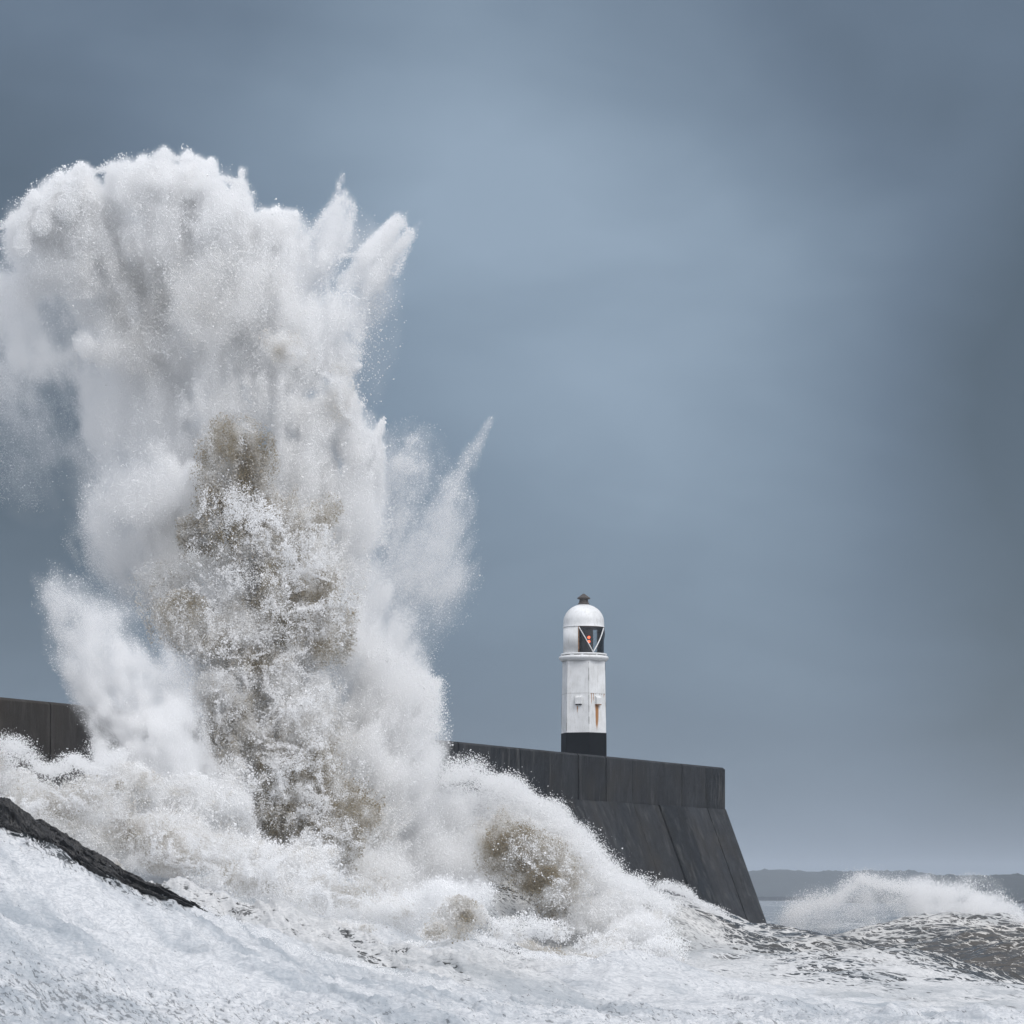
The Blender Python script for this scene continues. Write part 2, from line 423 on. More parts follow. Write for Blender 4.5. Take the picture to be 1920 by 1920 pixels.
def sea_height(x, y, fine=True):
    p = np.stack([x, y, np.zeros_like(x)], 1)
    fade = 1.0 / (1.0 + (y / 900.0) ** 2)
    base = 0.85 + 0.0 * x
    big = fbm(p * np.array([0.035, 0.055, 1]), 3, 5)
    med = fbm(p * np.array([0.14, 0.22, 1]) + 3.3, 4, 9, ridged=True)
    h = base + big * 0.32 * fade + med * (0.22 + 0.10 * sstep(x, 6, 14) * sstep(y, 105, 125)) * fade
    foam = 0.50 + 0.10 * big + 0.05 * med
    silt = 0.25 + 0.0 * x
    # trough of bare brown water beyond the crest
    for (px, py, Y, rx, ry, amt) in [(1700, 1815, 135, 7.5, 17, 0.42), (1880, 1840, 128, 5, 14, 0.28), (1480, 1770, 170, 8, 12, .12), (1860, 1790, 150, 4, 10, .2)]:
        c = P(px, py, Y)
        g = np.exp(-(((x - c[0]) / rx) ** 2 + ((y - c[1]) / ry) ** 2))
        foam -= amt * g; silt += 0.5 * g
    h0 = h.copy()
    def crest(C, near, far, add_foam, h, foam):
        hz, w, d, s = crest_profile(x, y, C, near, far)
        h2 = h0 + np.maximum(hz - base, 0) * w
        return np.maximum(h, h2), foam + add_foam * np.where(s > 0, w, w), w, s, d
    h, foam, w1, s1, d1 = crest(CREST, 16.0, 5.0, 0.0, h, foam)
    foam += np.where(s1 > 0, 0.0, 1.0) * w1 * 0.22
    foam -= 0.20 * np.exp(-((d1 - 2.5) / 2.5) ** 2) * (s1 < 0) * np.exp(-((x - 9) / 8.0) ** 2)
    h, foam, w5, s5, d5 = crest(CREST5, 8.0, 3.0, 0.0, h, foam)
    foam -= 0.34 * w5 * (s5 < 0) * np.exp(-((x - 0.8) / 2.2) ** 2); silt += 0.3 * w5
    h, foam, w2, s2, d2 = crest(CREST2, 9.0, 5.0, 0.14, h, foam)
    h, foam, w3, s3, d3 = crest(CREST3, 5.5, 2.0, 0.18, h, foam)
    h, foam, w4, s4, d4 = crest(CREST4, 3.2, 4.0, 0.05, h, foam)
    # churning mass under the plume and along the wall
    for (px, py, Y, rx, ry) in [(60, 1430, 122, 8, 7), (330, 1480, 124, 9, 8), (520, 1560, 122, 7, 7), (700, 1640, 122, 6, 7), (200, 1560, 108, 8, 5)]:
        c = P(px, py, Y)
        g = np.exp(-(((x - c[0]) / rx) ** 2 + ((y - c[1]) / ry) ** 2))
        h = np.maximum(h, 1.0 + (c[2] - 2.6) * g + 0.5 * med * g); foam += 0.5 * g
    near = sstep(y, 112, 92) * sstep(x, 16, 2)
    foam += 0.40 * near
    # foreground slope, water sheeting down over the ledge
    rz = np.interp(x, RIDGE[:, 0], RIDGE[:, 1])
    low = 1.15 + np.clip(-x - 6, 0, 40) * 0.10
    tt = np.clip((y - 74) / 16.0, -0.6, 1.0)
    slope = low + (rz - low) * np.where(tt > 0, tt * 0.85 + 0.15 * tt * tt, tt)
    back = np.where(y > 90, rz - np.maximum(y - 90, 0) ** 1.3 * 0.55, slope)
    pl = np.stack([x * 0.55, y * 0.9, x * 0], 1)
    sa, sb = x * 0.62 - y * 0.79, x * 0.79 + y * 0.62
    ps = np.stack([sa * 0.35, sb * 1.1, x * 0], 1)
    lump = fbm(ps * 0.5, 3, 33, 0.5) * 0.16 + fbm(ps, 5, 35, 0.6) * 0.11 + fbm(ps * 2.6, 4, 37, 0.62, ridged=True) * 0.045 + fbm(pl * 0.5, 3, 21) * 0.16 + fbm(pl * np.array([0.8, 1.6, 1]), 5, 31, 0.62, ridged=True) * 0.11
    back = back + lump
    on = back > h
    k = np.clip((back - h) * 1.6 + 0.5, 0, 1)
    h = np.where(on, back, h)
    up = sstep(rz - back, 0.75, 0.05) * sstep(x, -8.2, -10) * (y < 91)      # thin water just under the rock
    low_l = np.exp(-(((x + 11) / 8.0) ** 2 + ((y - 76.0) / 4.2) ** 2))
    foam = foam * (1 - k) + (0.97 - 0.42 * up - 0.08 * low_l + 0.05 * fbm(pl * 0.3, 2, 55)) * k
    silt = silt * (1 - k) + 0.06 * k; foam = foam + 0.05 * (1 - k) * (y < 150); foam = foam - 0.16 * sstep(y, 165, 260) * (1 - k)
    silt = np.where(foam > 0.85, silt * 0.4, silt)
    if fine:
        foam = foam - 0.42 * w3 * (s3 < 0) * (d3 > 0.3); silt = silt + 0.25 * w3 * (s3 < 0)
        q = np.stack([x * 0.8, y * 0.9, x * 0 + 9], 1)
        h = h + fbm(q * 1.3, 5, 41, 0.5, ridged=True) * (0.030 + 0.02 * k + 0.03 * w4) * fade
        rib = fbm(np.stack([x * 2.6 + y * 0.8, y * 0.5, x * 0], 1), 4, 61, 0.6, ridged=True)
        h = h + 0.10 * w3 * w3 * rib
        foam = foam + 0.12 * w3 * rib
    h = h - 3.0 * sstep(y, 60, 40)
    streak = np.clip((0.30 + 0.14 * big + 0.9 * up + 0.62 * low_l + 0.12 * np.exp(-((x - 2) / 5.0) ** 2) + 0.25 * sstep(x, -6, 4)) * k + (0.45 + 0.5 * w5 * (s5 < 0)) * (1 - k), 0, 1)
    return h, np.clip(foam, 0, 1.1), np.clip(silt, 0, 1), streak

def build_sea():
    u1 = np.linspace(-0.185, 0.185, 1050)
    uo = np.geomspace(0.19, 1.2, 60)
    u = np.concatenate([-uo[::-1], u1, uo])
    yv = np.concatenate([np.linspace(30, 66, 20)[:-1], np.geomspace(66, 215, 900), np.geomspace(216.5, 6000, 170)])
    U, Y = np.meshgrid(u, yv)
    X = (U * Y).ravel().astype(np.float32); Y = Y.ravel().astype(np.float32)
    h, foam, silt, streak = sea_height(X, Y)
    V = np.stack([X, Y, h], 1)
    nu, nvv = len(u), len(yv)
    i = np.arange(nu * nvv).reshape(nvv, nu)
    Fc = np.stack([i[:-1, :-1], i[:-1, 1:], i[1:, 1:], i[1:, :-1]], -1).reshape(-1, 4)
    o = np_mesh('sea', V, Fc, [M_sea])
    attr(o.data, 'foam', foam); attr(o.data, 'streak', streak); attr(o.data, 'silt', silt)
    tag(o, 'storm sea covered in white foam with patches of brown water', 'sea', kind='structure')
    return o
build_sea()

# ------------------------------------------------------------------ far hills (beyond the bay)
def hill(name, Y, prof, depth, label, seed):
    xs = np.linspace(prof[0][0], prof[-1][0], 900)
    tops = np.interp(xs, [p[0] for p in prof], [p[1] for p in prof])
    X = (xs - 960) * Y / F
    rows = []
    n = 26
    for k in range(n):
        t = k / (n - 1)
        yy = Y + depth * t
        prof_t = math.sin(math.pi * min(1, 0.02 + t * 0.98)) ** 0.6 if t < 1 else 0
        z = (CZ + (HZ - tops) * (Y + depth / 2) / F) * prof_t
        q = np.stack([X * 0.05, np.full_like(X, yy * 0.05), X * 0], 1)
        z = z + fbm(q, 4, seed, 0.6) * 0.0008 * Y / 2 * prof_t + np.maximum(fbm(q * 4, 3, seed + 5), 0) * 0.0005 * Y * prof_t - 0.5
        rows.append(np.stack([X, np.full_like(X, yy), z], 1))
    V = np.concatenate(rows); m = len(xs)
    i = np.arange(n * m).reshape(n, m)
    Fc = np.stack([i[:-1, :-1], i[:-1, 1:], i[1:, 1:], i[1:, :-1]], -1).reshape(-1, 4)
    o = np_mesh(name, V, Fc, [M_hill])
    tag(o, label, 'hills', kind='structure')
hill('far_hills', 2400, [(-3500, 1640), (-1000, 1636), (1400, 1635), (1500, 1633), (1560, 1634), (1640, 1632), (1740, 1632), (1790, 1640), (2000, 1650), (3600, 1655)], 300,
     'long low wooded hills across the bay fading into haze', 3)
hill('headland', 1500, [(1640, 1690), (1700, 1668), (1760, 1652), (1800, 1640), (1850, 1641), (1930, 1642), (2400, 1638), (4000, 1645)], 200,
     'darker flat topped headland at the right edge', 13)

# ------------------------------------------------------------------ pier wall
# local frame: X runs back along the wall from its seaward end, Y points inland (away from the viewer), Z up
phi = math.radians(25.5)
d_out = Vector((math.sin(phi), math.cos(phi), 0))       # from near to the end
E0 = Vector(P(1365, 1440, 180)); E0.z = 0
TOP = CZ + 240 * 180 / F          # 11.7
SHL = CZ + 162 * 180 / F          # 9.36
xl = -d_out                        # local X
yl = Vector((-math.cos(phi), math.sin(phi), 0))
pier = empty('pier', E0, math.atan2(xl.y, xl.x))
# with local X = xl, local Y (left-hand) must equal xl rotated +90deg
yl2 = Vector((-xl.y, xl.x, 0))
SGN = 1.0 if yl2.dot(yl) > 0 else -1.0    # sign of local Y that points inland
tag(pier, 'long dark concrete pier wall with sloping buttressed base and rounded end', 'pier')
LEN = 96.0; PW = 3.4
def wy(v): return v * SGN

def wall_section(bm, x0, x1, pts):
    """extrude the closed (y, z) section PTS from x0 to x1"""
    a = [bm.verts.new((x0, wy(y), z)) for y, z in pts]; b = [bm.verts.new((x1, wy(y), z)) for y, z in pts]
    n = len(pts)
    for i in range(n): bm.faces.new((a[i], a[(i + 1) % n], b[(i + 1) % n], b[i]))
    bm.faces.new(a); bm.faces.new(b)

R_ = random.Random(4)
bm = bmesh.new()
x = 0.55
k = 0
while x < LEN:
    x1 = (math.floor(x / PW + 1e-6) + 1) * PW
    off = R_.uniform(-0.04, 0.04)
    wall_section(bm, x + 0.032, x1 - 0.032, [(off, SHL + 0.012), (off, TOP - 0.10), (off + 0.10, TOP), (0.95, TOP + 0.001), (0.95, SHL + 0.012)])
    x = x1
# rounded end
prof = []
for i in range(9):
    a = math.pi / 2 * i / 8
    prof.append((0.55 - 0.55 * math.sin(a), 0.55 - 0.55 * math.cos(a)))
ring = [(0.55, 0.0)] + prof[1:] + [(0.0, 9.0), (0.55, 9.0)]
lo = [bm.verts.new((px_, wy(py_), SHL + 0.012)) for px_, py_ in ring]
m1 = [bm.verts.new((px_, wy(py_), TOP - 0.10)) for px_, py_ in ring]
c_ = (3.0, 4.5)
hi = [bm.verts.new((px_ + (0.10 if px_ < 0.5 else 0), wy(py_ + (0.10 if py_ < 4 else -0.1)), TOP)) for px_, py_ in ring]
n = len(ring)
for i in range(n):
    j = (i + 1) % n
    bm.faces.new((lo[i], lo[j], m1[j], m1[i])); bm.faces.new((m1[i], m1[j], hi[j], hi[i]))
bm.faces.new(hi); bm.faces.new(lo)
link_bm('parapet', bm, M_conc, pier)

# battered face, leaning out towards the sea, in cast strips
bm = bmesh.new()
SL = 0.383
BOT = -2.0
drop = SHL - BOT
o0 = -0.10
x = 0.70
while x < LEN:
    x1 = (math.floor(x / PW + 1e-6) + 1) * PW
    off = R_.uniform(-0.05, 0.05)
    wall_section(bm, x + 0.035, x1 - 0.035, [(o0 + off, SHL), (o0 + off - SL * drop, BOT), (2.0, BOT), (2.0, SHL)])
    x = x1
# conical rounded end of the batter
lo, hi = [], []
for i in range(11):
    a = math.pi / 2 * i / 10
    for lst, z, extra in ((hi, SHL, 0.0), (lo, BOT, SL * drop)):
        r = 0.70 + extra * 1.0
        lst.append(bm.verts.new((0.70 - math.sin(a) * (0.70 + 0.30 * extra), wy(o0 + 0.70 - math.cos(a) * r), z)))
hi += [bm.verts.new((0.0, wy(9.0), SHL)), bm.verts.new((0.70, wy(9.0), SHL))]
lo += [bm.verts.new((0.0 - 0.30 * SL * drop, wy(9.0), BOT)), bm.verts.new((0.70, wy(9.0), BOT))]
n = len(hi)
for i in range(n):
    j = (i + 1) % n
    bm.faces.new((lo[i], lo[j], hi[j], hi[i]))
bm.faces.new(hi); bm.faces.new(lo)
link_bm('buttress', bm, M_conc, pier)
# core behind the strips closes the joints, and carries the deck
bm = bmesh.new()
DECK = TOP - 1.15
wall_section(bm, 0.6, LEN - 0.3, [(0.20, SHL + 0.3), (0.20, TOP - 0.35), (0.80, TOP - 0.35), (0.80, DECK), (9.0, DECK), (9.0, BOT - .1), (o0 + 0.16 - SL * drop, BOT - .1), (o0 + 0.16, SHL - 0.2)])
link_bm('deck', bm, M_conc, pier)
# small block standing on the wall at the left
bm = bmesh.new()
xb = 71.3
add_box(bm, (xb + 0.5, wy(0.45), TOP + 0.15), (1.3, 0.6, 0.34), bev=0.03)
link_bm('coping_block', bm, M_conc, pier)

# ------------------------------------------------------------------ lighthouse
LX, LY = P(1094.5, 0, 169.4)[0], 169.4
lh = empty('lighthouse', (LX, LY, DECK))
tag(lh, 'white hexagonal iron lighthouse with black base and domed lantern on the pier', 'lighthouse')
def hz_(py): return CZ + (HZ - py) * LY / F - DECK
a_c = math.radians(18.3)
def hexpts(R): return [(R * math.cos(a_c + math.pi / 3 * k), -R * math.sin(a_c + math.pi / 3 * k)) for k in range(6)]
def hexprism(bm, R0, z0, R1, z1, bev=0.0):
    A = [bm.verts.new((x_, y_, z0)) for x_, y_ in hexpts(R0)]; B = [bm.verts.new((x_, y_, z1)) for x_, y_ in hexpts(R1)]
    for i in range(6): bm.faces.new((A[i], A[(i + 1) % 6], B[(i + 1) % 6], B[i]))
    bm.faces.new(A); bm.faces.new(B)
    if bev: bmesh.ops.bevel(bm, geom=[e for e in bm.edges if abs(e.verts[0].co.z - e.verts[1].co.z) > 0.1], offset=bev, segments=2, affect='EDGES')
zb, zt = hz_(1375), hz_(1239)
px2m = LY / F
streaks = [((1118.5 - 1094.5) * px2m, hz_(1322), hz_(1374), 0.14), ((1108 - 1094.5) * px2m, hz_(1302), hz_(1325), 0.03), ((1112 - 1094.5) * px2m, hz_(1302), hz_(1318), 0.03),
           ((1132 - 1094.5) * px2m, hz_(1302), hz_(1312), 0.02), ((1082 - 1094.5) * px2m, hz_(1326), hz_(1340), 0.04)]
M_tower = white_paint('chipped_white_tower_paint', streaks)
bm = bmesh.new(); hexprism(bm, 1.275, 0.0, 1.262, zb, 0.02); link_bm('plinth', bm, M_black, lh)
bm = bmesh.new(); hexprism(bm, 1.240, zb + 0.001, 1.175, zt, 0.012); link_bm('tower', bm, M_tower, lh)
# corner joints (cracked dark seams) and the horizontal plate seam
for k in (0, 1, 2, 3):
    bm = bmesh.new()
    x0, y0 = hexpts(1.243)[k]; x1, y1 = hexpts(1.178)[k]
    fr = [0.01 + 0.98 * q / 60 for q in range(61)]
    wide, rad = 0.0, []
    for q in fr:
        if R_.random() < 0.25: wide = R_.choice((0.002, 0.004, 0.011, 0.014) if k == 1 else (0.001, 0.002, 0.004, 0.010))
        rad.append(max(wide, 0.001))
    add_tube(bm, [(x0 + (x1 - x0) * q, y0 + (y1 - y0) * q, zb + q * (zt - zb)) for q in fr], rad, 6)
    link_bm('corner_seam', bm, M_iron, lh)
bm = bmesh.new()
zs = hz_(1302)
hexprism(bm, 1.213, zs, 1.213, zs + 0.02)
link_bm('plate_seam', bm, simple('grey_seam', (0.45, 0.45, 0.44), 0.7), lh)
# bolts along the seam on the right face
hp = hexpts(1.216)
for f, (ka, kb) in ((0.12, (1, 0)), (0.2, (1, 0)), (0.29, (1, 0)), (0.4, (1, 0)), (0.62, (1, 0)), (0.75, (1, 0)), (0.92, (1, 0))):
    bm = bmesh.new()
    bx, by = hp[ka][0] + (hp[kb][0] - hp[ka][0]) * f, hp[ka][1] + (hp[kb][1] - hp[ka][1]) * f
    bmesh.ops.create_icosphere(bm, subdivisions=1, radius=0.022, matrix=Matrix.Translation((bx, by, zs - 0.03)))
    link_bm('bolt', bm, M_rust, lh, True)
# hooded vents on two faces
def face_frame(k, f, R):
    h = hexpts(R); a, b = Vector((*h[k + 1], 0)), Vector((*h[k], 0))
    c = a + (b - a) * f; t = (b - a).normalized(); nrm = Vector((c.x, c.y, 0)); nrm = (nrm - t * nrm.dot(t)).normalized()
    return c, t, nrm
for (k, f, lab) in ((1, 0.55, None), (0, 0.50, 'hooded vent box with a rust run below it')):
    z1, z0 = hz_(1307), hz_(1322)
    zm = (z0 + z1) / 2
    Rr = 1.240 + (1.175 - 1.240) * (zm - zb) / (zt - zb)
    c, t_, nr = face_frame(k, f, Rr)
    rot = Matrix((t_, nr, Vector((0, 0, 1)))).transposed()
    bm = bmesh.new()
    w_, dp = 0.17, 0.16
    sec = [(0, z0), (dp, z0), (dp, z1 - 0.09), (dp * 0.45, z1), (0, z1)]
    A = [bm.verts.new(c + t_ * (-w_) + nr * (y_ - 0.02) + Vector((0, 0, z_))) for y_, z_ in sec]
    B = [bm.verts.new(c + t_ * (w_) + nr * (y_ - 0.02) + Vector((0, 0, z_))) for y_, z_ in sec]
    for i in range(5): bm.faces.new((A[i], A[(i + 1) % 5], B[(i + 1) % 5], B[i]))
    bm.faces.new(A); bm.faces.new(B)
    vb = link_bm('vent_box', bm, M_white, lh)
    if lab: vb['label'] = lab
    bm = bmesh.new()
    add_box(bm, c + nr * (dp / 2) + Vector((0, 0, z0 - 0.025)), (w_ * 2 - 0.03, dp, 0.05), rot)
    link_bm('vent_slot', bm, M_black if not lab else M_rust, vb)
# gallery ring
z = hz_(1239)
bm = bmesh.new()
add_lathe(bm, [(1.12, z - 0.05), (1.19, z - 0.04), (1.26, z + 0.03), (1.315, z + 0.10), (1.325, z + 0.15), (1.29, z + 0.215), (1.21, z + 0.235), (1.20, z + 0.27), (1.225, z + 0.285), (1.235, z + 0.325), (1.21, z + 0.36), (1.10, z + 0.365), (0.0, z + 0.37)], 48)
link_bm('gallery_ring', bm, M_white, lh, True)
bm = bmesh.new()
for a0_, a1_ in ((200, 232), (244, 262), (268, 300), (306, 338)):
    pts = [(1.222 * math.cos(math.radians(a_)), 1.222 * math.sin(math.radians(a_)), z + 0.262 + 0.006 * math.sin(a_)) for a_ in np.linspace(a0_, a1_, 8)]
    add_tube(bm, pts, 0.012, 5)
link_bm('ring_crack', bm, M_iron, lh)
# lantern room: plated on the left, glazed towards the right
zl0, zl1 = z + 0.365, hz_(1177)
RL = 1.085
aw0 = -90 - math.degrees(math.asin(min(1, (57 / 5.487 * px2m) / RL)))     # left edge of the glazing, degrees
aw1 = aw0 + 172
bm = bmesh.new()
a0_, a1_ = math.radians(aw1), math.radians(aw0 + 360)
add_lathe(bm, [(RL - 0.03, zl0), (RL, zl0), (RL, zl1), (RL - 0.03, zl1)], 36, a0_, a1_)
link_bm('lantern_wall', bm, M_white, lh, True)
bm = bmesh.new()
add_lathe(bm, [(RL - 0.035, zl0 + 0.002), (RL - 0.035, zl1 - 0.002)], 36, a0_, a1_)
add_lathe(bm, [(RL - 0.05, zl0 + 0.004), (0, zl0 + 0.004)], 32)
add_lathe(bm, [(RL - 0.05, zl1 - 0.004), (0, zl1 - 0.004)], 32)
link_bm('lantern_lining', bm, M_dark, lh)
bm = bmesh.new()
b0_, b1_ = math.radians(aw0), math.radians(aw1)
add_lathe(bm, [(RL - 0.012, zl0 + 0.01), (RL - 0.012, zl1 - 0.01)], 40, b0_, b1_)
win = link_bm('glazing', bm, M_glass, lh, True)
def cyl(adeg, zz, r=RL): return (r * math.cos(math.radians(adeg)), r * math.sin(math.radians(adeg)), zz)
def bar(name, pts, r, m_):
    bm = bmesh.new(); add_tube(bm, pts, r, 8); return link_bm(name, bm, m_, win, True)
M_bar = white_paint('rusting_white_bars', [])
def angx(px): return -90 + math.degrees(math.asin(max(-1, min(1, ((px - 1094.5) * px2m) / (RL + 0.01)))))
aL, aM, aR = angx(1084.3), angx(1111.5), angx(1131.5)
bar('glazing_bar', [cyl(aL + (aM - aL) * s_, zl1 - 0.03 + (zl0 + 0.03 - zl1 + 0.03) * s_) for s_ in np.linspace(0, 1, 14)], 0.028, M_bar)
bar('glazing_bar', [cyl(aM + (aR - aM) * s_, zl0 + 0.03 + (zl1 - 0.03 - zl0 - 0.03) * s_) for s_ in np.linspace(0, 1, 14)], 0.034, M_bar)
bar('glazing_bar', [cyl(aR + 70 * s_, zl1 - 0.03 + (zl0 + 0.03 - zl1 + 0.03) * s_) for s_ in np.linspace(0, 1, 14)], 0.03, M_iron)
bar('window_frame', [cyl(aw0, zz_) for zz_ in np.linspace(zl0 + 0.01, zl1 - 0.01, 6)], 0.032, M_rust)
bar('window_frame', [cyl(aw1, zz_) for zz_ in np.linspace(zl0 + 0.01, zl1 - 0.01, 6)], 0.032, M_rust)
bar('window_frame', [cyl(a_, zl1 - 0.012) for a_ in np.linspace(aw0, aw1, 30)], 0.026, M_iron)
# lamp on its stand, two red lights one above the other
bm = bmesh.new()
lx = (790 / 5.487 + 960 - 1094.5) * px2m
add_box(bm, (lx, -0.05, zl0 + 0.42), (0.22, 0.22, 0.82), bev=0.02)
add_box(bm, (lx + 0.02, 0.15, zl0 + 0.7), (0.42, 0.12, 1.3), bev=0.02)
stand = link_bm('lamp_stand', bm, M_dark, lh)
for py_ in (1090 + 580 / 5.487, 1090 + 622 / 5.487):
    bm = bmesh.new()
    bmesh.ops.create_icosphere(bm, subdivisions=2, radius=0.075, matrix=Matrix.Translation((lx, -0.24, hz_(py_))))
    link_bm('red_light', bm, M_lamp, stand, True)
# dome
bm = bmesh.new()
zd = hz_(1177); zdt = hz_(1133)
prof = [(0.0, zl1 - 0.002), (RL + 0.012, zl1 - 0.002), (RL + 0.03, zl1 + 0.02), (RL + 0.012, zl1 + 0.04)]
Hd = zdt - (zd + 0.30)
prof += [(RL, zd + 0.08), (RL - 0.01, zd + 0.30)]
for i in range(1, 13):
    a_ = math.pi / 2 * i / 13
    prof.append(((RL - 0.01) * math.cos(a_), zd + 0.30 + Hd * math.sin(a_) * 1.0))
prof += [(0.28, zdt - 0.02), (0.28, zdt + 0.02), (0, zdt + 0.02)]
add_lathe(bm, prof, 48)
link_bm('dome', bm, M_white, lh, True)
# ventilator cap
bm = bmesh.new()
z0 = zdt - 0.01; z1 = hz_(1113)
H = z1 - z0
add_lathe(bm, [(0.0, z0), (0.30, z0), (0.31, z0 + 0.05 * H), (0.25, z0 + 0.18 * H), (0.225, z0 + 0.42 * H), (0.235, z0 + 0.46 * H), (0.34, z0 + 0.50 * H), (0.345, z0 + 0.60 * H), (0.20, z0 + 0.78 * H), (0.06, z0 + 0.97 * H), (0, z0 + H)], 12)
link_bm('ventilator', bm, M_iron, lh)

# ------------------------------------------------------------------ rock ledge at the left
def rock_ledge():
    nx, nv = 900, 130
    xs = np.linspace(-17.2, -8.3, nx)
    rz = np.interp(xs, RIDGE[:, 0], RIDGE[:, 1])
    px = xs * F / 90 + 960
    top = np.interp(px, [-190, 0, 20, 60, 100, 160, 230, 300, 370, 400], [1440, 1499, 1502, 1535, 1557, 1590, 1630, 1661, 1694, 1712])
    zt_ = CZ + (HZ - top) * 90 / F
    th = np.interp(px, [-190, 0, 80, 170, 270, 370, 400], [0.74, 0.62, 0.50, 0.40, 0.28, 0.10, 0.01])
    V = []
    for k in range(nv):
        a = -0.35 + (math.pi + 0.7) * k / (nv - 1)      # 0: toward the viewer, pi: behind
        yy = 90.0 - math.cos(a) * 1.0 * (th / 0.6) ** 0.5
        zz = zt_ - th + th * math.sin(a) - 0.05
        q = np.stack([xs * 0.8, k * 0.045 + 0.5 * xs, xs * 0 + 2], 1)
        n1 = fbm(q * np.array([1.0, 1.4, 1]), 5, 71, 0.6, ridged=True)
        n2 = fbm(q * 3.1, 4, 81, 0.6)
        V.append(np.stack([xs, yy - 0.12 * n1, zz + (0.13 * n1 + 0.06 * n2) * np.minimum(1, th / 0.5)], 1))
    V = np.concatenate(V)
    i = np.arange(nx * nv).reshape(nv, nx)
    Fc = np.stack([i[:-1, :-1], i[:-1, 1:], i[1:, 1:], i[1:, :-1]], -1).reshape(-1, 4)
    o = np_mesh('rock_ledge', V, Fc, [M_rock])
    tag(o, 'long black wet rock ledge sloping down to the right above the foam', 'rock')
rock_ledge()

# ------------------------------------------------------------------ spray
# every clump of spray is a cloud of small water clots: tetrahedra for the clots, fine droplets as points
TETRA = np.array([[1, 1, 1], [1, -1, -1], [-1, 1, -1], [-1, -1, 1]], np.float32) / math.sqrt(3)
TF = np.array([[0, 1, 2], [0, 3, 1], [0, 2, 3], [1, 3, 2]])
def rot_bank(n):
    q = rng.standard_normal((n, 4)); q /= np.linalg.norm(q, axis=1, keepdims=True)
    w, x, y, z = q.T
    return np.stack([1 - 2 * (y * y + z * z), 2 * (x * y - z * w), 2 * (x * z + y * w), 2 * (x * y + z * w), 1 - 2 * (x * x + z * z), 2 * (y * z - x * w),
                     2 * (x * z - y * w), 2 * (y * z + x * w), 1 - 2 * (x * x + y * y)], 1).reshape(n, 3, 3).astype(np.float32)
BANK = np.einsum('nij,kj->nki', rot_bank(256), TETRA)

def vapour_mat():
    m, t, o = mat('spray_vapour')
    a = N(t, 'ShaderNodeAttribute', attribute_name='density')
    v = N(t, 'ShaderNodeVolumeScatter', inp={'Color': (0.985, 0.986, 0.99, 1), 'Density': a.outputs['Fac'], 'Anisotropy': 0.15})
    t.links.new(v.outputs[0], o.inputs['Volume'])
    return m
M_vap = vapour_mat()

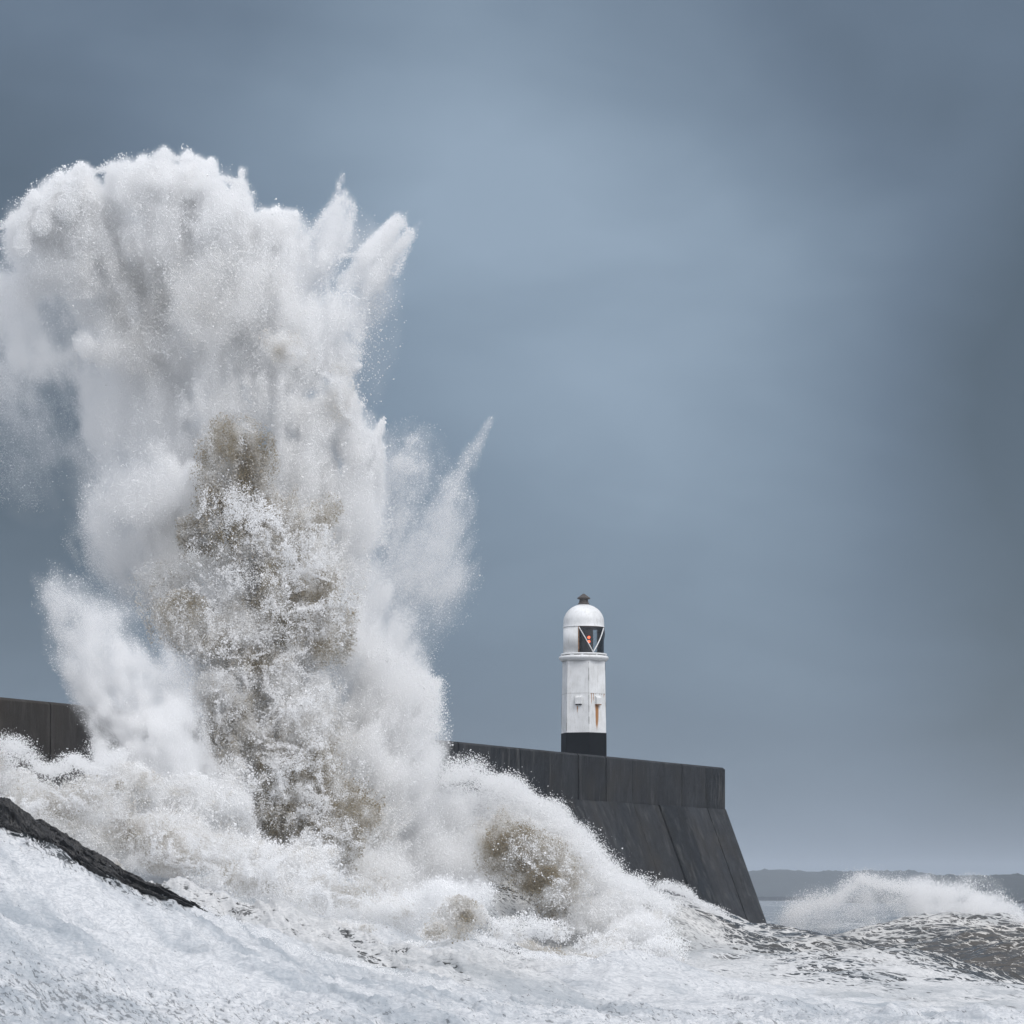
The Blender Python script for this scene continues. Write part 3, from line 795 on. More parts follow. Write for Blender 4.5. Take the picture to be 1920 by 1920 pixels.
def vapour_group(lo, dims, h):
    """geometry nodes: keep the mesh, turn 'drop' vertices into droplets and the lattice in 'rho' into a fog volume"""
    ng = bpy.data.node_groups.new('spray_with_vapour', 'GeometryNodeTree')
    ng.interface.new_socket('Geometry', in_out='INPUT', socket_type='NodeSocketGeometry')
    ng.interface.new_socket('Geometry', in_out='OUTPUT', socket_type='NodeSocketGeometry')
    nn, lk = ng.nodes.new, ng.links.new
    gi = nn('NodeGroupInput'); go = nn('NodeGroupOutput')
    isv = nn('GeometryNodeInputNamedAttribute'); isv.data_type = 'FLOAT'; isv.inputs[0].default_value = 'rho'
    c1 = nn('FunctionNodeCompare'); c1.data_type = 'FLOAT'; c1.operation = 'GREATER_THAN'; lk(isv.outputs[0], c1.inputs[0]); c1.inputs[1].default_value = -0.5
    s1 = nn('GeometryNodeSeparateGeometry'); s1.domain = 'POINT'; lk(gi.outputs[0], s1.inputs[0]); lk(c1.outputs[0], s1.inputs[1])
    sub = nn('GeometryNodeGroup'); sub.node_tree = NG; lk(s1.outputs[1], sub.inputs[0])
    pos = nn('GeometryNodeInputPosition')
    v1 = nn('ShaderNodeVectorMath'); v1.operation = 'SUBTRACT'; lk(pos.outputs[0], v1.inputs[0]); v1.inputs[1].default_value = lo
    v2 = nn('ShaderNodeVectorMath'); v2.operation = 'DIVIDE'; lk(v1.outputs[0], v2.inputs[0]); v2.inputs[1].default_value = (h, h, h)
    sx = nn('ShaderNodeSeparateXYZ'); lk(v2.outputs[0], sx.inputs[0])
    def mth(op, a, b, c=None):
        n = nn('ShaderNodeMath'); n.operation = op
        for i, q in enumerate((a, b, c)):
            if q is None: continue
            if isinstance(q, bpy.types.NodeSocket): lk(q, n.inputs[i])
            else: n.inputs[i].default_value = q
        return n.outputs[0]
    idx = []
    for k in range(3):
        f = mth('ROUND', sx.outputs[k], 0.0)
        f = mth('MINIMUM', mth('MAXIMUM', f, 0.0), float(dims[k] - 1))
        ti = nn('FunctionNodeFloatToInt'); ti.rounding_mode = 'ROUND'; lk(f, ti.inputs[0]); idx.append(ti.outputs[0])
    def imth(op, a, b):
        n = nn('FunctionNodeIntegerMath'); n.operation = op
        for i, q in enumerate((a, b)):
            if isinstance(q, bpy.types.NodeSocket): lk(q, n.inputs[i])
            else: n.inputs[i].default_value = q
        return n.outputs[0]
    ii = imth('ADD', imth('MULTIPLY', imth('ADD', imth('MULTIPLY', idx[0], dims[1]), idx[1]), dims[2]), idx[2])
    si = nn('GeometryNodeSampleIndex'); si.data_type = 'FLOAT'; si.domain = 'POINT'; lk(s1.outputs[0], si.inputs[0]); lk(isv.outputs[0], si.inputs[1]); lk(ii, si.inputs['Index'])
    vc = nn('GeometryNodeVolumeCube'); lk(si.outputs[0], vc.inputs['Density'])
    hi = tuple(lo[k] + h * (dims[k] - 1) for k in range(3))
    vc.inputs['Min'].default_value = lo; vc.inputs['Max'].default_value = hi
    for k, nme in enumerate(('Resolution X', 'Resolution Y', 'Resolution Z')): vc.inputs[nme].default_value = dims[k]
    sm = nn('GeometryNodeSetMaterial'); sm.inputs['Material'].default_value = M_vap; lk(vc.outputs[0], sm.inputs[0])
    jn = nn('GeometryNodeJoinGeometry'); lk(sub.outputs[0], jn.inputs[0]); lk(sm.outputs[0], jn.inputs[0]); lk(jn.outputs[0], go.inputs[0])
    return ng

def points_group():
    ng = bpy.data.node_groups.new('droplets', 'GeometryNodeTree')
    ng.interface.new_socket('Geometry', in_out='INPUT', socket_type='NodeSocketGeometry')
    ng.interface.new_socket('Geometry', in_out='OUTPUT', socket_type='NodeSocketGeometry')
    gi = ng.nodes.new('NodeGroupInput'); go = ng.nodes.new('NodeGroupOutput')
    sel = ng.nodes.new('GeometryNodeInputNamedAttribute'); sel.data_type = 'FLOAT'; sel.inputs[0].default_value = 'drop'
    cmp_ = ng.nodes.new('FunctionNodeCompare'); cmp_.data_type = 'FLOAT'; cmp_.operation = 'GREATER_THAN'
    ng.links.new(sel.outputs[0], cmp_.inputs[0]); cmp_.inputs[1].default_value = 1e-5
    sepn = ng.nodes.new('GeometryNodeSeparateGeometry'); sepn.domain = 'POINT'
    ng.links.new(gi.outputs[0], sepn.inputs[0]); ng.links.new(cmp_.outputs[0], sepn.inputs[1])
    mtp = ng.nodes.new('GeometryNodeMeshToPoints')
    ng.links.new(sepn.outputs[0], mtp.inputs[0])
    ng.links.new(sel.outputs[0], mtp.inputs['Radius'])
    sm = ng.nodes.new('GeometryNodeSetMaterial'); sm.inputs['Material'].default_value = M_spray
    ng.links.new(mtp.outputs[0], sm.inputs[0])
    jn = ng.nodes.new('GeometryNodeJoinGeometry')
    ng.links.new(sepn.outputs[1], jn.inputs[0]); ng.links.new(sm.outputs[0], jn.inputs[0])
    ng.links.new(jn.outputs[0], go.inputs[0])
    return ng
NG = points_group()

VOLK = 1.15
class Cloud:
    def __init__(s, O=None, grid=None, vol=0.0):
        s.p, s.r, s.b, s.pt = [], [], [], []; s.vol = vol; s.grid = grid
        if grid: s.lo, s.dims, s.h = grid; s.rho = np.zeros(s.dims, np.float32)
        s.O = None if O is None else np.array(P(*O), np.float32)
    def puff(s, px, py, rx, ry, Y, den=1.0, silt=0.0, soft=0.12, amp=0.40, rot=0.0, rz=None, size=1.0, fine=0.8, freq=0.45, lace=0.0, inner=0.35, vol=None, web=0):
        """ellipsoid of spray centred on (px, py) at distance Y; radii in photo pixels; ROT clockwise degrees; RZ metres"""
        m = Y / F
        if rz is None: rz = 0.75 * (rx + ry) / 2 * m
        if vol is None: vol = s.vol * (1.0 - min(1.0, 1.5 * silt + 0.75 * lace))
        if s.grid is None: vol = 0.0
        c, sn = math.cos(math.radians(rot)), math.sin(math.radians(rot))
        cx, cyy, cz = P(px, py, Y)
        def chance(w, rr):
            if s.O is not None:
                dd = w - s.O; r_ = np.linalg.norm(dd, axis=1, keepdims=True) + 1e-3
                q = dd / r_ * (14.0 + 0.42 * r_)
            else:
                q = w
            nz_ = fbm(q * freq, 5, 101, 0.62)
            if s.O is not None:
                bil = 0.75 - np.abs(fbm(w * 0.34 + 7.7, 5, 191, 0.58)) * 1.5
                nz_ = 0.75 * nz_ + 0.75 * bil + 0.55 * fbm(dd / r_ * 34.0 + r_ * (dd / r_) * 0.55, 3, 111, 0.6)
            keep = 1 / (1 + np.exp(-(0.80 - rr + amp * nz_) / soft * 2.2))
            cv = fbm((0.5 * (q + w) if s.O is not None else q) * 0.9 + 5.0, 4, 131, 0.62)
            return keep * (1 - inner * 1.6 * sstep(cv, 0.35, -0.9))
        if vol > 0.0:
            ext = np.array([rx * m * abs(c) + ry * m * abs(sn), rz, rx * m * abs(sn) + ry * m * abs(c)]) * 1.35
            a0 = np.maximum(np.floor((np.array([cx, cyy, cz]) - ext - s.lo) / s.h).astype(int), 0)
            a1 = np.minimum(np.ceil((np.array([cx, cyy, cz]) + ext - s.lo) / s.h).astype(int) + 1, s.dims)
            if (a1 > a0).all():
                gx, gy, gz = np.meshgrid(*[np.arange(a0[k], a1[k]) for k in range(3)], indexing='ij')
                w = np.stack([s.lo[0] + gx * s.h, s.lo[1] + gy * s.h, s.lo[2] + gz * s.h], -1).reshape(-1, 3).astype(np.float32)
                dx, dy, dz = w[:, 0] - cx, (w[:, 1] - cyy) / rz, w[:, 2] - cz
                rr = np.sqrt(((dx * c - dz * sn) / (rx * m)) ** 2 + dy ** 2 + ((dx * sn + dz * c) / (ry * m)) ** 2)
                ins = rr < 1.35; val = np.zeros(len(w), np.float32)
                sig = 6.0 * den * rx * ry * math.pi * math.pi * 0.0145 ** 2 * 1.35 / (4.19 * 2.46 * rx * m * ry * m * rz) * (Y / 130) ** 2
                val[ins] = chance(w[ins], rr[ins]) * sig * vol * VOLK * sstep(rr[ins], 1.35, 1.1)
                s.rho[a0[0]:a1[0], a0[1]:a1[1], a0[2]:a1[2]] += val.reshape(gx.shape)
        K = 6.0 * den * (1 - vol) / (size * size)
        n = int(rx * ry * math.pi * K)
        if n < 10: return
        v = rng.standard_normal((n, 3)).astype(np.float32)
        v /= np.linalg.norm(v, axis=1, keepdims=True)
        rr = (rng.random(n).astype(np.float32) ** (1 / 2.6)) * 1.35
        u = v * rr[:, None]
        lx, lz = u[:, 0] * rx * m, u[:, 2] * ry * m
        w = np.stack([cx + lx * c + lz * sn, cyy + u[:, 1] * rz, cz - lx * sn + lz * c], 1).astype(np.float32)
        keep = chance(w, rr)
        if web:
            wq = w + 0.5 * np.stack([vnoise(w * 1.1, 201), vnoise(w * 1.1, 203), vnoise(w * 1.1, 205)], 1)
            keep = keep * sstep(fbm(wq * 1.35, 4, 211, 0.6, ridged=True), 0.45, 0.95)
        k = rng.random(n) < keep
        w = w[k]; nn = len(w)
        f3 = fbm(w * 1.6, 4, 151, 0.62)
        sl = np.clip(silt * (1 + 0.9 * f3), 0, 1) if silt > 0 else np.zeros(nn, np.float32)
        if lace > 0:        # torn sheets: white lace over dark silty water
            f4 = fbm(w * 2.3, 3, 171, 0.6, ridged=True)
            sl = np.clip(sl + lace * sstep(f4, 0.1, -1.4), 0, 1)
        size_ = np.exp(rng.standard_normal(nn) * 0.40) * 0.0145 * size * (Y / 130)
        s.p.append(w); s.r.append(size_.astype(np.float32)); s.b.append(sl.astype(np.float32)); s.pt.append(rng.random(nn) < fine)
    def jet(s, x0, y0, x1, y1, w0, w1, Y, den=1.0, n=5, **kw):
        """a tongue of spray thrown from (x0, y0) to its tip (x1, y1)"""
        L = math.hypot(x1 - x0, y1 - y0)
        ang = math.degrees(math.atan2(x1 - x0, -(y1 - y0)))
        for i in range(n):
            t = (i + 0.5) / n
            s.puff(x0 + (x1 - x0) * t, y0 + (y1 - y0) * t, w0 + (w1 - w0) * t, L / n * 0.95, Y, den, rot=ang, **kw)
    def fringe(s, pts, w, Y, n, up=40, size=1.0, dz=3.0):
        """loose drops flung off an edge given as photo points"""
        pts = np.array(pts, float)
        seg = np.hypot(*np.diff(pts, axis=0).T); cum = np.concatenate([[0], np.cumsum(seg)])
        n = int(n * 2.4); t = rng.random(n) * cum[-1]
        x = np.interp(t, cum, pts[:, 0]); y = np.interp(t, cum, pts[:, 1])
        cl = np.clip(0.4 + 0.7 * vnoise(np.stack([t / 22.0, t * 0, t * 0], 1), 5), 0.05, 2)
        h = np.minimum(rng.exponential(1.0, n), 2.2 + 0.5 * rng.random(n)) * up * cl * 0.6
        x = x + rng.standard_normal(n) * w * 0.5 + h * rng.standard_normal(n) * 0.22; y = y - h + rng.standard_normal(n) * w * 0.3
        YY = Y + rng.standard_normal(n) * dz
        wv = np.stack([(x - 960) * YY / F, YY, CZ + (HZ - y) * YY / F], 1).astype(np.float32)
        cl3 = vnoise(wv * 2.2, 9) + 0.6 * vnoise(wv * 5.0, 11)
        k = rng.random(n) < sstep(cl3, -0.9, 0.9)
        wv = wv[k]; nn = len(wv)
        s.p.append(wv); s.r.append((np.exp(rng.standard_normal(nn) * 0.45) * 0.0095 * size * Y / 130).astype(np.float32)); s.b.append(np.zeros(nn, np.float32)); s.pt.append(rng.random(nn) < 0.5)
    def build(s, name, label, cat, group=None):
        p = np.concatenate(s.p); r = np.concatenate(s.r); b = np.concatenate(s.b); pt = np.concatenate(s.pt)
        ti = np.where(~pt)[0]; pi = np.where(pt)[0]
        c = BANK[rng.integers(0, 256, len(ti))] * (r[ti] * 1.5)[:, None, None]
        V = (c + p[ti][:, None, :]).reshape(-1, 3)
        Fc = (TF[None] + (np.arange(len(ti)) * 4)[:, None, None]).reshape(-1, 3)
        V = np.concatenate([V, p[pi]])
        ng = 0
        if s.grid:
            g = np.meshgrid(*[np.arange(d) for d in s.dims], indexing='ij')
            V = np.concatenate([V, np.stack([s.lo[k] + g[k].ravel() * s.h for k in range(3)], 1).astype(np.float32)]); ng = int(np.prod(s.dims))
        o = np_mesh(name, V, Fc, [M_spray], smooth=False)
        attr(o.data, 'silt', np.concatenate([np.repeat(b[ti], 4), b[pi], np.zeros(ng)]))
        attr(o.data, 'drop', np.concatenate([np.zeros(len(ti) * 4), r[pi], np.zeros(ng)]))
        if ng:
            attr(o.data, 'rho', np.concatenate([np.full(len(ti) * 4 + len(pi), -1.0), np.where(s.rho > 0.004, s.rho, 0).ravel()]))
        md = o.modifiers.new('droplets', 'NODES'); md.node_group = vapour_group(tuple(map(float, s.lo)), s.dims, s.h) if s.grid else NG
        tag(o, label, cat, group, 'stuff')
        print(name, len(ti), 'clots', len(pi), 'drops')
        return o

def tall_plume():
    c = Cloud(O=(500, 1750, 130), grid=((-23.0, 104.0, 3.0), (150, 216, 206), 0.16), vol=0.7)
    A = c.puff
    Y = 130
    # head
    A(320, 420, 150, 110, Y, 1.0, 0.02, amp=.6); A(300, 350, 75, 55, Y - 1, 1.1); A(365, 345, 48, 48, Y, 1.0); A(180, 430, 120, 95, Y + 1, 0.9)
    A(60, 480, 95, 85, Y + 2, 0.8, soft=.2); A(160, 370, 50, 45, Y, 0.9); A(400, 400, 70, 90, Y - 1, 1.0, 0.0); A(90, 420, 60, 50, Y, .8)
    A(40, 520, 90, 60, Y + 2, .7, 0, soft=.3, size=.7); A(130, 500, 110, 70, Y + 1, .9, .02, soft=.25, size=.8); A(150, 590, 70, 60, Y + 3, .5, .02, soft=.4, size=.6); A(240, 620, 110, 80, Y + 1, .8, .12, soft=.3, size=.8)
    A(95, 610, 75, 75, Y + 3, .26, 0, soft=.5, amp=.25, inner=0, vol=.95); A(60, 700, 90, 60, Y + 4, .10, 0, soft=.5, amp=.4, vol=.95); A(110, 680, 60, 50, Y + 3, .14, 0, soft=.5, amp=.3, vol=.95); A(50, 780, 110, 90, Y + 6, .05, 0, soft=.5, amp=.5, vol=1.0); A(90, 900, 90, 80, Y + 6, .03, 0, soft=.5, amp=.5, vol=1.0); A(180, 930, 60, 90, Y + 4, .06, 0, soft=.5, amp=.4, vol=.95)
    c.jet(425, 430, 456, 312, 34, 9, Y, 0.8, 5, soft=.1); c.jet(195, 400, 217, 310, 28, 12, Y, 0.7, 4); c.jet(140, 380, 165, 320, 30, 18, Y, 0.7, 3)
    c.jet(20, 470, 100, 345, 40, 14, Y, .6, 4)
    A(470, 510, 130, 110, Y, 1.1, 0.03); A(505, 440, 55, 48, Y - 1, 1.0); A(540, 425, 22, 34, Y - 1, 0.8)
    c.jet(560, 600, 640, 395, 55, 24, Y + 3, 0.17, 6, soft=.35, amp=.8, size=.6); c.jet(600, 500, 648, 368, 26, 18, Y + 2, 0.28, 5, soft=.22, amp=.8, size=.6); c.jet(625, 385, 642, 330, 8, 4, Y + 2, .15, 3)
    c.jet(620, 640, 740, 440, 60, 20, Y + 3, 0.12, 7, soft=.4, amp=.8, size=.6); c.jet(640, 530, 755, 408, 20, 13, Y + 2, 0.32, 6, soft=.22, amp=.8, size=.6); c.jet(690, 540, 772, 432, 22, 8, Y + 2, .3, 4)
    A(690, 640, 50, 130, Y + 5, 0.06, soft=.4, rot=10); A(605, 500, 55, 90, Y + 3, .16, soft=.35, amp=.7, rot=15, vol=.9); A(680, 540, 60, 100, Y + 4, .10, soft=.35, amp=.7, rot=25, vol=.9); A(655, 450, 50, 50, Y + 4, .05, soft=.4, vol=.9)
    A(300, 540, 150, 110, Y + 1, 1.0, 0.16); A(190, 560, 90, 80, Y + 2, .5, .05, soft=.3)
    A(470, 640, 150, 110, Y, .9, 0.04, soft=.3, amp=.9); A(560, 600, 100, 120, Y, .9, 0, soft=.25, amp=.8); A(330, 660, 130, 100, Y + 2, 0.45, 0.08, soft=.35, amp=.7)
    A(580, 700, 75, 80, Y, 1.1, 0.03); c.jet(600, 690, 664, 686, 22, 6, Y, 0.9, 3, soft=.08)
    A(530, 660, 60, 40, Y - 4, .7, .25); A(640, 740, 26, 60, Y - 1, .6, .25); A(430, 570, 120, 80, Y - 2, .3, .15, soft=.5, amp=.9)
    A(460, 760, 150, 100, Y, 1.1, 0.06); A(590, 800, 80, 90, Y, 1.1, 0.05); A(660, 830, 50, 60, Y, 0.9); A(690, 850, 26, 40, Y, .7)
    A(330, 780, 120, 80, Y + 2, 0.42, 0.03, soft=.35, amp=.7); A(250, 830, 80, 80, Y + 3, 0.2, soft=.4, amp=.8)
    A(290, 905, 90, 70, Y - 1, .5, 0.0, soft=.25, amp=.8); A(350, 900, 50, 60, Y - 1, .7, 0, amp=.7); A(360, 900, 42, 38, Y - 3, .8); A(250, 940, 80, 90, Y + 2, 0.5, soft=.25)
    A(560, 900, 110, 90, Y, 1.2, 0.05); A(660, 950, 60, 120, Y, 0.9, 0.02); A(350, 1000, 100, 90, Y + 2, .8, .1)
    for (x0, y0, x1, y1, a_, b_) in [(70, 430, 108, 338, 20, 7), (120, 400, 150, 318, 22, 8), (250, 370, 268, 298, 24, 9), (300, 360, 312, 286, 26, 10), (345, 360, 352, 292, 24, 8), (375, 370, 398, 300, 22, 8), (400, 400, 428, 330, 20, 7), (500, 450, 520, 392, 18, 7), (540, 460, 556, 396, 16, 7), (30, 470, 62, 372, 22, 8), (690, 860, 716, 792, 14, 5), (650, 780, 664, 742, 12, 5)]:
        c.jet(x0, y0, x1, y1, a_, b_, Y - 1, .9, 4, soft=.12, amp=.5, vol=.5)
    # silty core of the column
    A(440, 870, 65, 75, Y - 5, 1.0, 0.62, soft=.25, size=.8, lace=.2); A(500, 880, 80, 90, Y, 1.1, .08); A(400, 850, 70, 80, Y + 1, 1., .05, soft=.2); A(620, 1180, 70, 80, Y + 2, .9, .02); A(680, 1150, 60, 90, Y + 3, .5, 0, soft=.35, size=.6); A(430, 960, 60, 80, Y - 5, 1.0, 0.65, lace=.3); A(500, 1000, 90, 80, Y - 4, .9, .35, lace=.6)
    A(380, 1010, 50, 40, Y - 4, .6, .6, lace=.4); A(590, 970, 42, 36, Y - 4, .7, .35, lace=.5)
    L = dict(lace=.45, size=1.1, amp=.4)
    A(470, 1060, 140, 100, Y - 1, 1.2, .16, **L); A(590, 1080, 80, 100, Y - 1, 1.1, .1, **L); A(650, 1060, 45, 70, Y, .9, 0)
    A(520, 1150, 120, 90, Y - 2, 1.1, .45, **L); A(590, 1190, 70, 60, Y - 2, 1., .4, **L); A(360, 1160, 90, 70, Y - 2, 1.0, .28, **L); A(370, 1180, 60, 40, Y - 4, .6, .65, **L)
    A(310, 1110, 60, 50, Y, .8, .1, **L); A(430, 1110, 60, 40, Y - 3, .7, 0.0)
    A(530, 1170, 55, 42, Y - 5, .8, .75, **L); A(460, 1240, 110, 70, Y - 1, 1.1, .15, **L)
    A(480, 1310, 110, 90, Y - 1, 1.2, .18, **L); A(430, 1330, 55, 70, Y - 3, .9, .45, **L); A(560, 1330, 110, 100, Y, 1.1, .05, **L)
    A(470, 1420, 90, 80, Y - 2, 1.1, .4, **L); A(560, 1430, 110, 90, Y - 1, 1.1, .18, **L); A(510, 1480, 60, 70, Y - 3, .9, .6, **L); A(500, 1520, 50, 50, Y - 4, .7, .7, **L)
    A(600, 1470, 60, 70, Y - 3, .8, .5, **L); A(630, 1540, 80, 75, Y - 4, 1.0, .55, **L); A(640, 1510, 60, 60, Y - 5, .7, .6, **L)
    A(520, 1560, 130, 80, Y - 3, 1.1, .1, **L); A(690, 1560, 70, 100, Y - 1, 1.1, .08, **L); A(650, 1450, 70, 100, Y, 1.0, .03); A(620, 1640, 130, 60, Y - 6, 1.0, .12, **L)
    A(700, 1640, 90, 80, Y - 4, 1.1, 0, size=1.1); A(660, 1350, 70, 100, Y + 1, .9, .02)
    for (px_, py_, a_, b_, s_) in [(440, 1320, 45, 50, .55), (420, 1400, 42, 46, .6), (470, 1400, 50, 50, .4), (490, 1490, 40, 60, .75), (520, 1540, 40, 46, .7), (590, 1440, 44, 60, .55), (560, 1360, 60, 50, .25), (640, 1530, 56, 50, .7), (620, 1580, 50, 40, .6), (530, 1110, 60, 60, .55), (600, 1120, 44, 50, .5), (590, 1200, 40, 44, .6), (340, 1150, 46, 34, .7), (400, 1200, 50, 34, .5), (470, 1250, 50, 30, .45), (610, 960, 30, 30, .5), (500, 1240, 60, 24, .4), (450, 1180, 60, 40, .1), (560, 1280, 60, 30, .1), (420, 1280, 50, 30, .1)]:
        A(px_, py_, a_, b_, Y - 7, .55, s_, lace=.5, size=.72, soft=.3, amp=.8, freq=.9, rz=1.2)
    for px_, py_, a_, b_ in [(440, 960, 60, 70), (520, 1000, 90, 80), (590, 1080, 80, 90), (470, 1080, 110, 80), (540, 1170, 110, 80), (370, 1140, 80, 60), (420, 1220, 80, 60), (500, 1280, 120, 70), (460, 1370, 90, 80), (570, 1390, 90, 90), (500, 1480, 90, 80), (610, 1500, 90, 80), (560, 1570, 110, 60), (660, 1580, 70, 60)]:
        A(px_, py_, a_, b_, Y - 8, .62, 0.03, soft=.3, amp=.6, rz=1.0, size=.8, vol=0, web=1)
    # thin mist to the right of the column
    MI = dict(soft=.42, amp=.8, fine=1.0, size=.5, inner=.4)
    A(770, 900, 75, 90, Y + 5, 0.189, **MI); A(800, 1000, 75, 110, Y + 5, 0.152, **MI); A(740, 1060, 120, 150, Y + 5, 0.164, **MI); A(840, 960, 45, 80, Y + 6, 0.075, **MI)
    c.jet(840, 930, 918, 792, 34, 5, Y + 5, .12, 6, soft=.3, fine=.95, size=.62); c.jet(760, 880, 775, 820, 34, 16, Y + 4, .2, 3, soft=.15, fine=.9, size=.7)
    A(830, 1060, 60, 100, Y + 6, 0.075, **MI)
    A(720, 1250, 75, 130, Y + 3, 0.585, **MI); A(760, 1300, 60, 80, Y + 2, 0.585, **MI); A(740, 1400, 85, 110, Y + 1, .9, soft=.2, fine=.8, size=.8)
    A(790, 1440, 48, 80, Y, .5, **MI); A(770, 1540, 80, 110, Y + 1, 1.1, soft=.2, fine=.8, size=.8); A(800, 1620, 100, 90, Y + 1, 1.1, soft=.2, fine=.8, size=.8)
    A(660, 1250, 90, 110, Y + 2, .8, 0, soft=.22, fine=.9, size=.8); A(720, 1340, 80, 120, Y + 1, .9, 0, soft=.22, fine=.9, size=.8); A(680, 1460, 80, 90, Y - 1, 1, 0, size=.9); A(740, 1480, 80, 90, Y, .9, 0, soft=.2, size=.8)
    c.jet(770, 1330, 820, 1278, 30, 8, Y + 1, .4, 4, soft=.2)
    c.fringe([(700, 1230), (760, 1250), (810, 1290), (815, 1340), (800, 1400), (790, 1460)], 22, Y, 16000, 22)
    # fallen-back mist to the left
    MS = dict(soft=.38, amp=.9, fine=1.0, size=.36, inner=.5)
    A(50, 560, 100, 80, Y + 4, 0.211, **MS); A(150, 600, 110, 90, Y + 4, 0.310, .04, **MS); A(240, 720, 110, 120, Y + 4, 0.341, .02, **MS); A(330, 740, 90, 90, Y + 2, 0.372, .02, **MS); A(200, 720, 130, 90, Y + 5, 0.161, **MS); A(110, 670, 80, 40, Y + 2, 0.211, **MS); A(60, 700, 90, 50, Y + 3, 0.112, **MS)
    A(230, 640, 110, 80, Y + 3, 0.248, **MS); A(160, 640, 26, 30, Y, .3, soft=.2, fine=.9, size=.7); A(220, 1000, 80, 90, Y + 4, 0.149, **MS); A(190, 850, 90, 70, Y + 5, 0.099, **MS)
    A(30, 560, 100, 110, Y + 4, 0.155, **MS); A(60, 800, 150, 120, Y + 8, 0.074, **MS); A(40, 650, 120, 110, Y + 5, 0.136, **MS); A(250, 1050, 70, 70, Y + 3, 0.186, .1, **MS)
    A(90, 590, 110, 80, Y + 3, .30, .02, **MS); A(60, 640, 100, 60, Y + 4, .22, **MS); A(110, 760, 110, 60, Y + 5, .08, **MS); A(40, 530, 60, 60, Y + 2, .4, **MS)
    A(270, 1010, 90, 110, Y + 2, 0.310, .03, **MS); A(330, 1090, 70, 80, Y + 1, 0.310, .08, **MS); A(180, 780, 120, 50, Y + 4, 0.124, **MS)
    # second tongue rising on the left, in front of the wall
    ML = dict(soft=.38, amp=.75, fine=1.0, size=.5, inner=.3)
    YL = 114
    c.jet(300, 1400, 155, 1190, 85, 62, YL, 0.156, 6, **ML); c.jet(220, 1260, 88, 1075, 62, 30, YL, 0.051, 6, **ML); c.jet(170, 1340, 96, 1110, 30, 14, YL, 0.096, 6, **ML)
    A(125, 1140, 50, 52, YL, 0.048, **ML); A(165, 1190, 70, 70, YL, 0.096, **ML); A(220, 1230, 80, 80, YL, 0.132, **ML); A(290, 1220, 70, 80, YL + 6, 0.096, .04, **ML); A(190, 1130, 80, 50, YL, 0.030, **ML)
    A(320, 1350, 60, 100, YL + 3, 0.300, 0, **ML); A(280, 1420, 80, 65, YL, 0.540, 0, **ML); A(240, 1370, 55, 75, YL, 0.420, 0, **ML)
    A(220, 1320, 55, 80, YL, 0.270, **ML); A(340, 1470, 60, 90, YL + 3, 0.360, .02, **ML); A(270, 1480, 80, 70, YL, 0.420, .02, **ML); A(208, 1400, 28, 60, YL, 0.300, **ML)
    A(270, 1300, 70, 90, YL, 0.240, **ML); A(300, 1390, 70, 90, YL, 0.360, **ML); A(195, 1250, 55, 65, YL, 0.150, **ML); A(340, 1280, 50, 80, YL + 8, 0.180, **ML)
    # loose drops along the crisp upper edges
    c.fringe([(0, 430), (60, 385), (120, 350), (165, 325), (215, 315), (260, 320), (300, 292), (370, 305), (400, 330), (440, 340), (470, 405), (545, 402)], 10, Y, 22000, 7, .85)
    c.fringe([(545, 402), (560, 470), (640, 370), (662, 390), (640, 480), (700, 480), (745, 408), (772, 440), (740, 520)], 10, Y + 2, 12000, 8, .8)
    c.fringe([(600, 700), (640, 720), (640, 770), (700, 820), (710, 850), (690, 900)], 8, Y, 8000, 8, .85)
    return c.build('sea_spray', 'towering plume of white and brown spray thrown up over the pier wall', 'spray')
tall_plume()

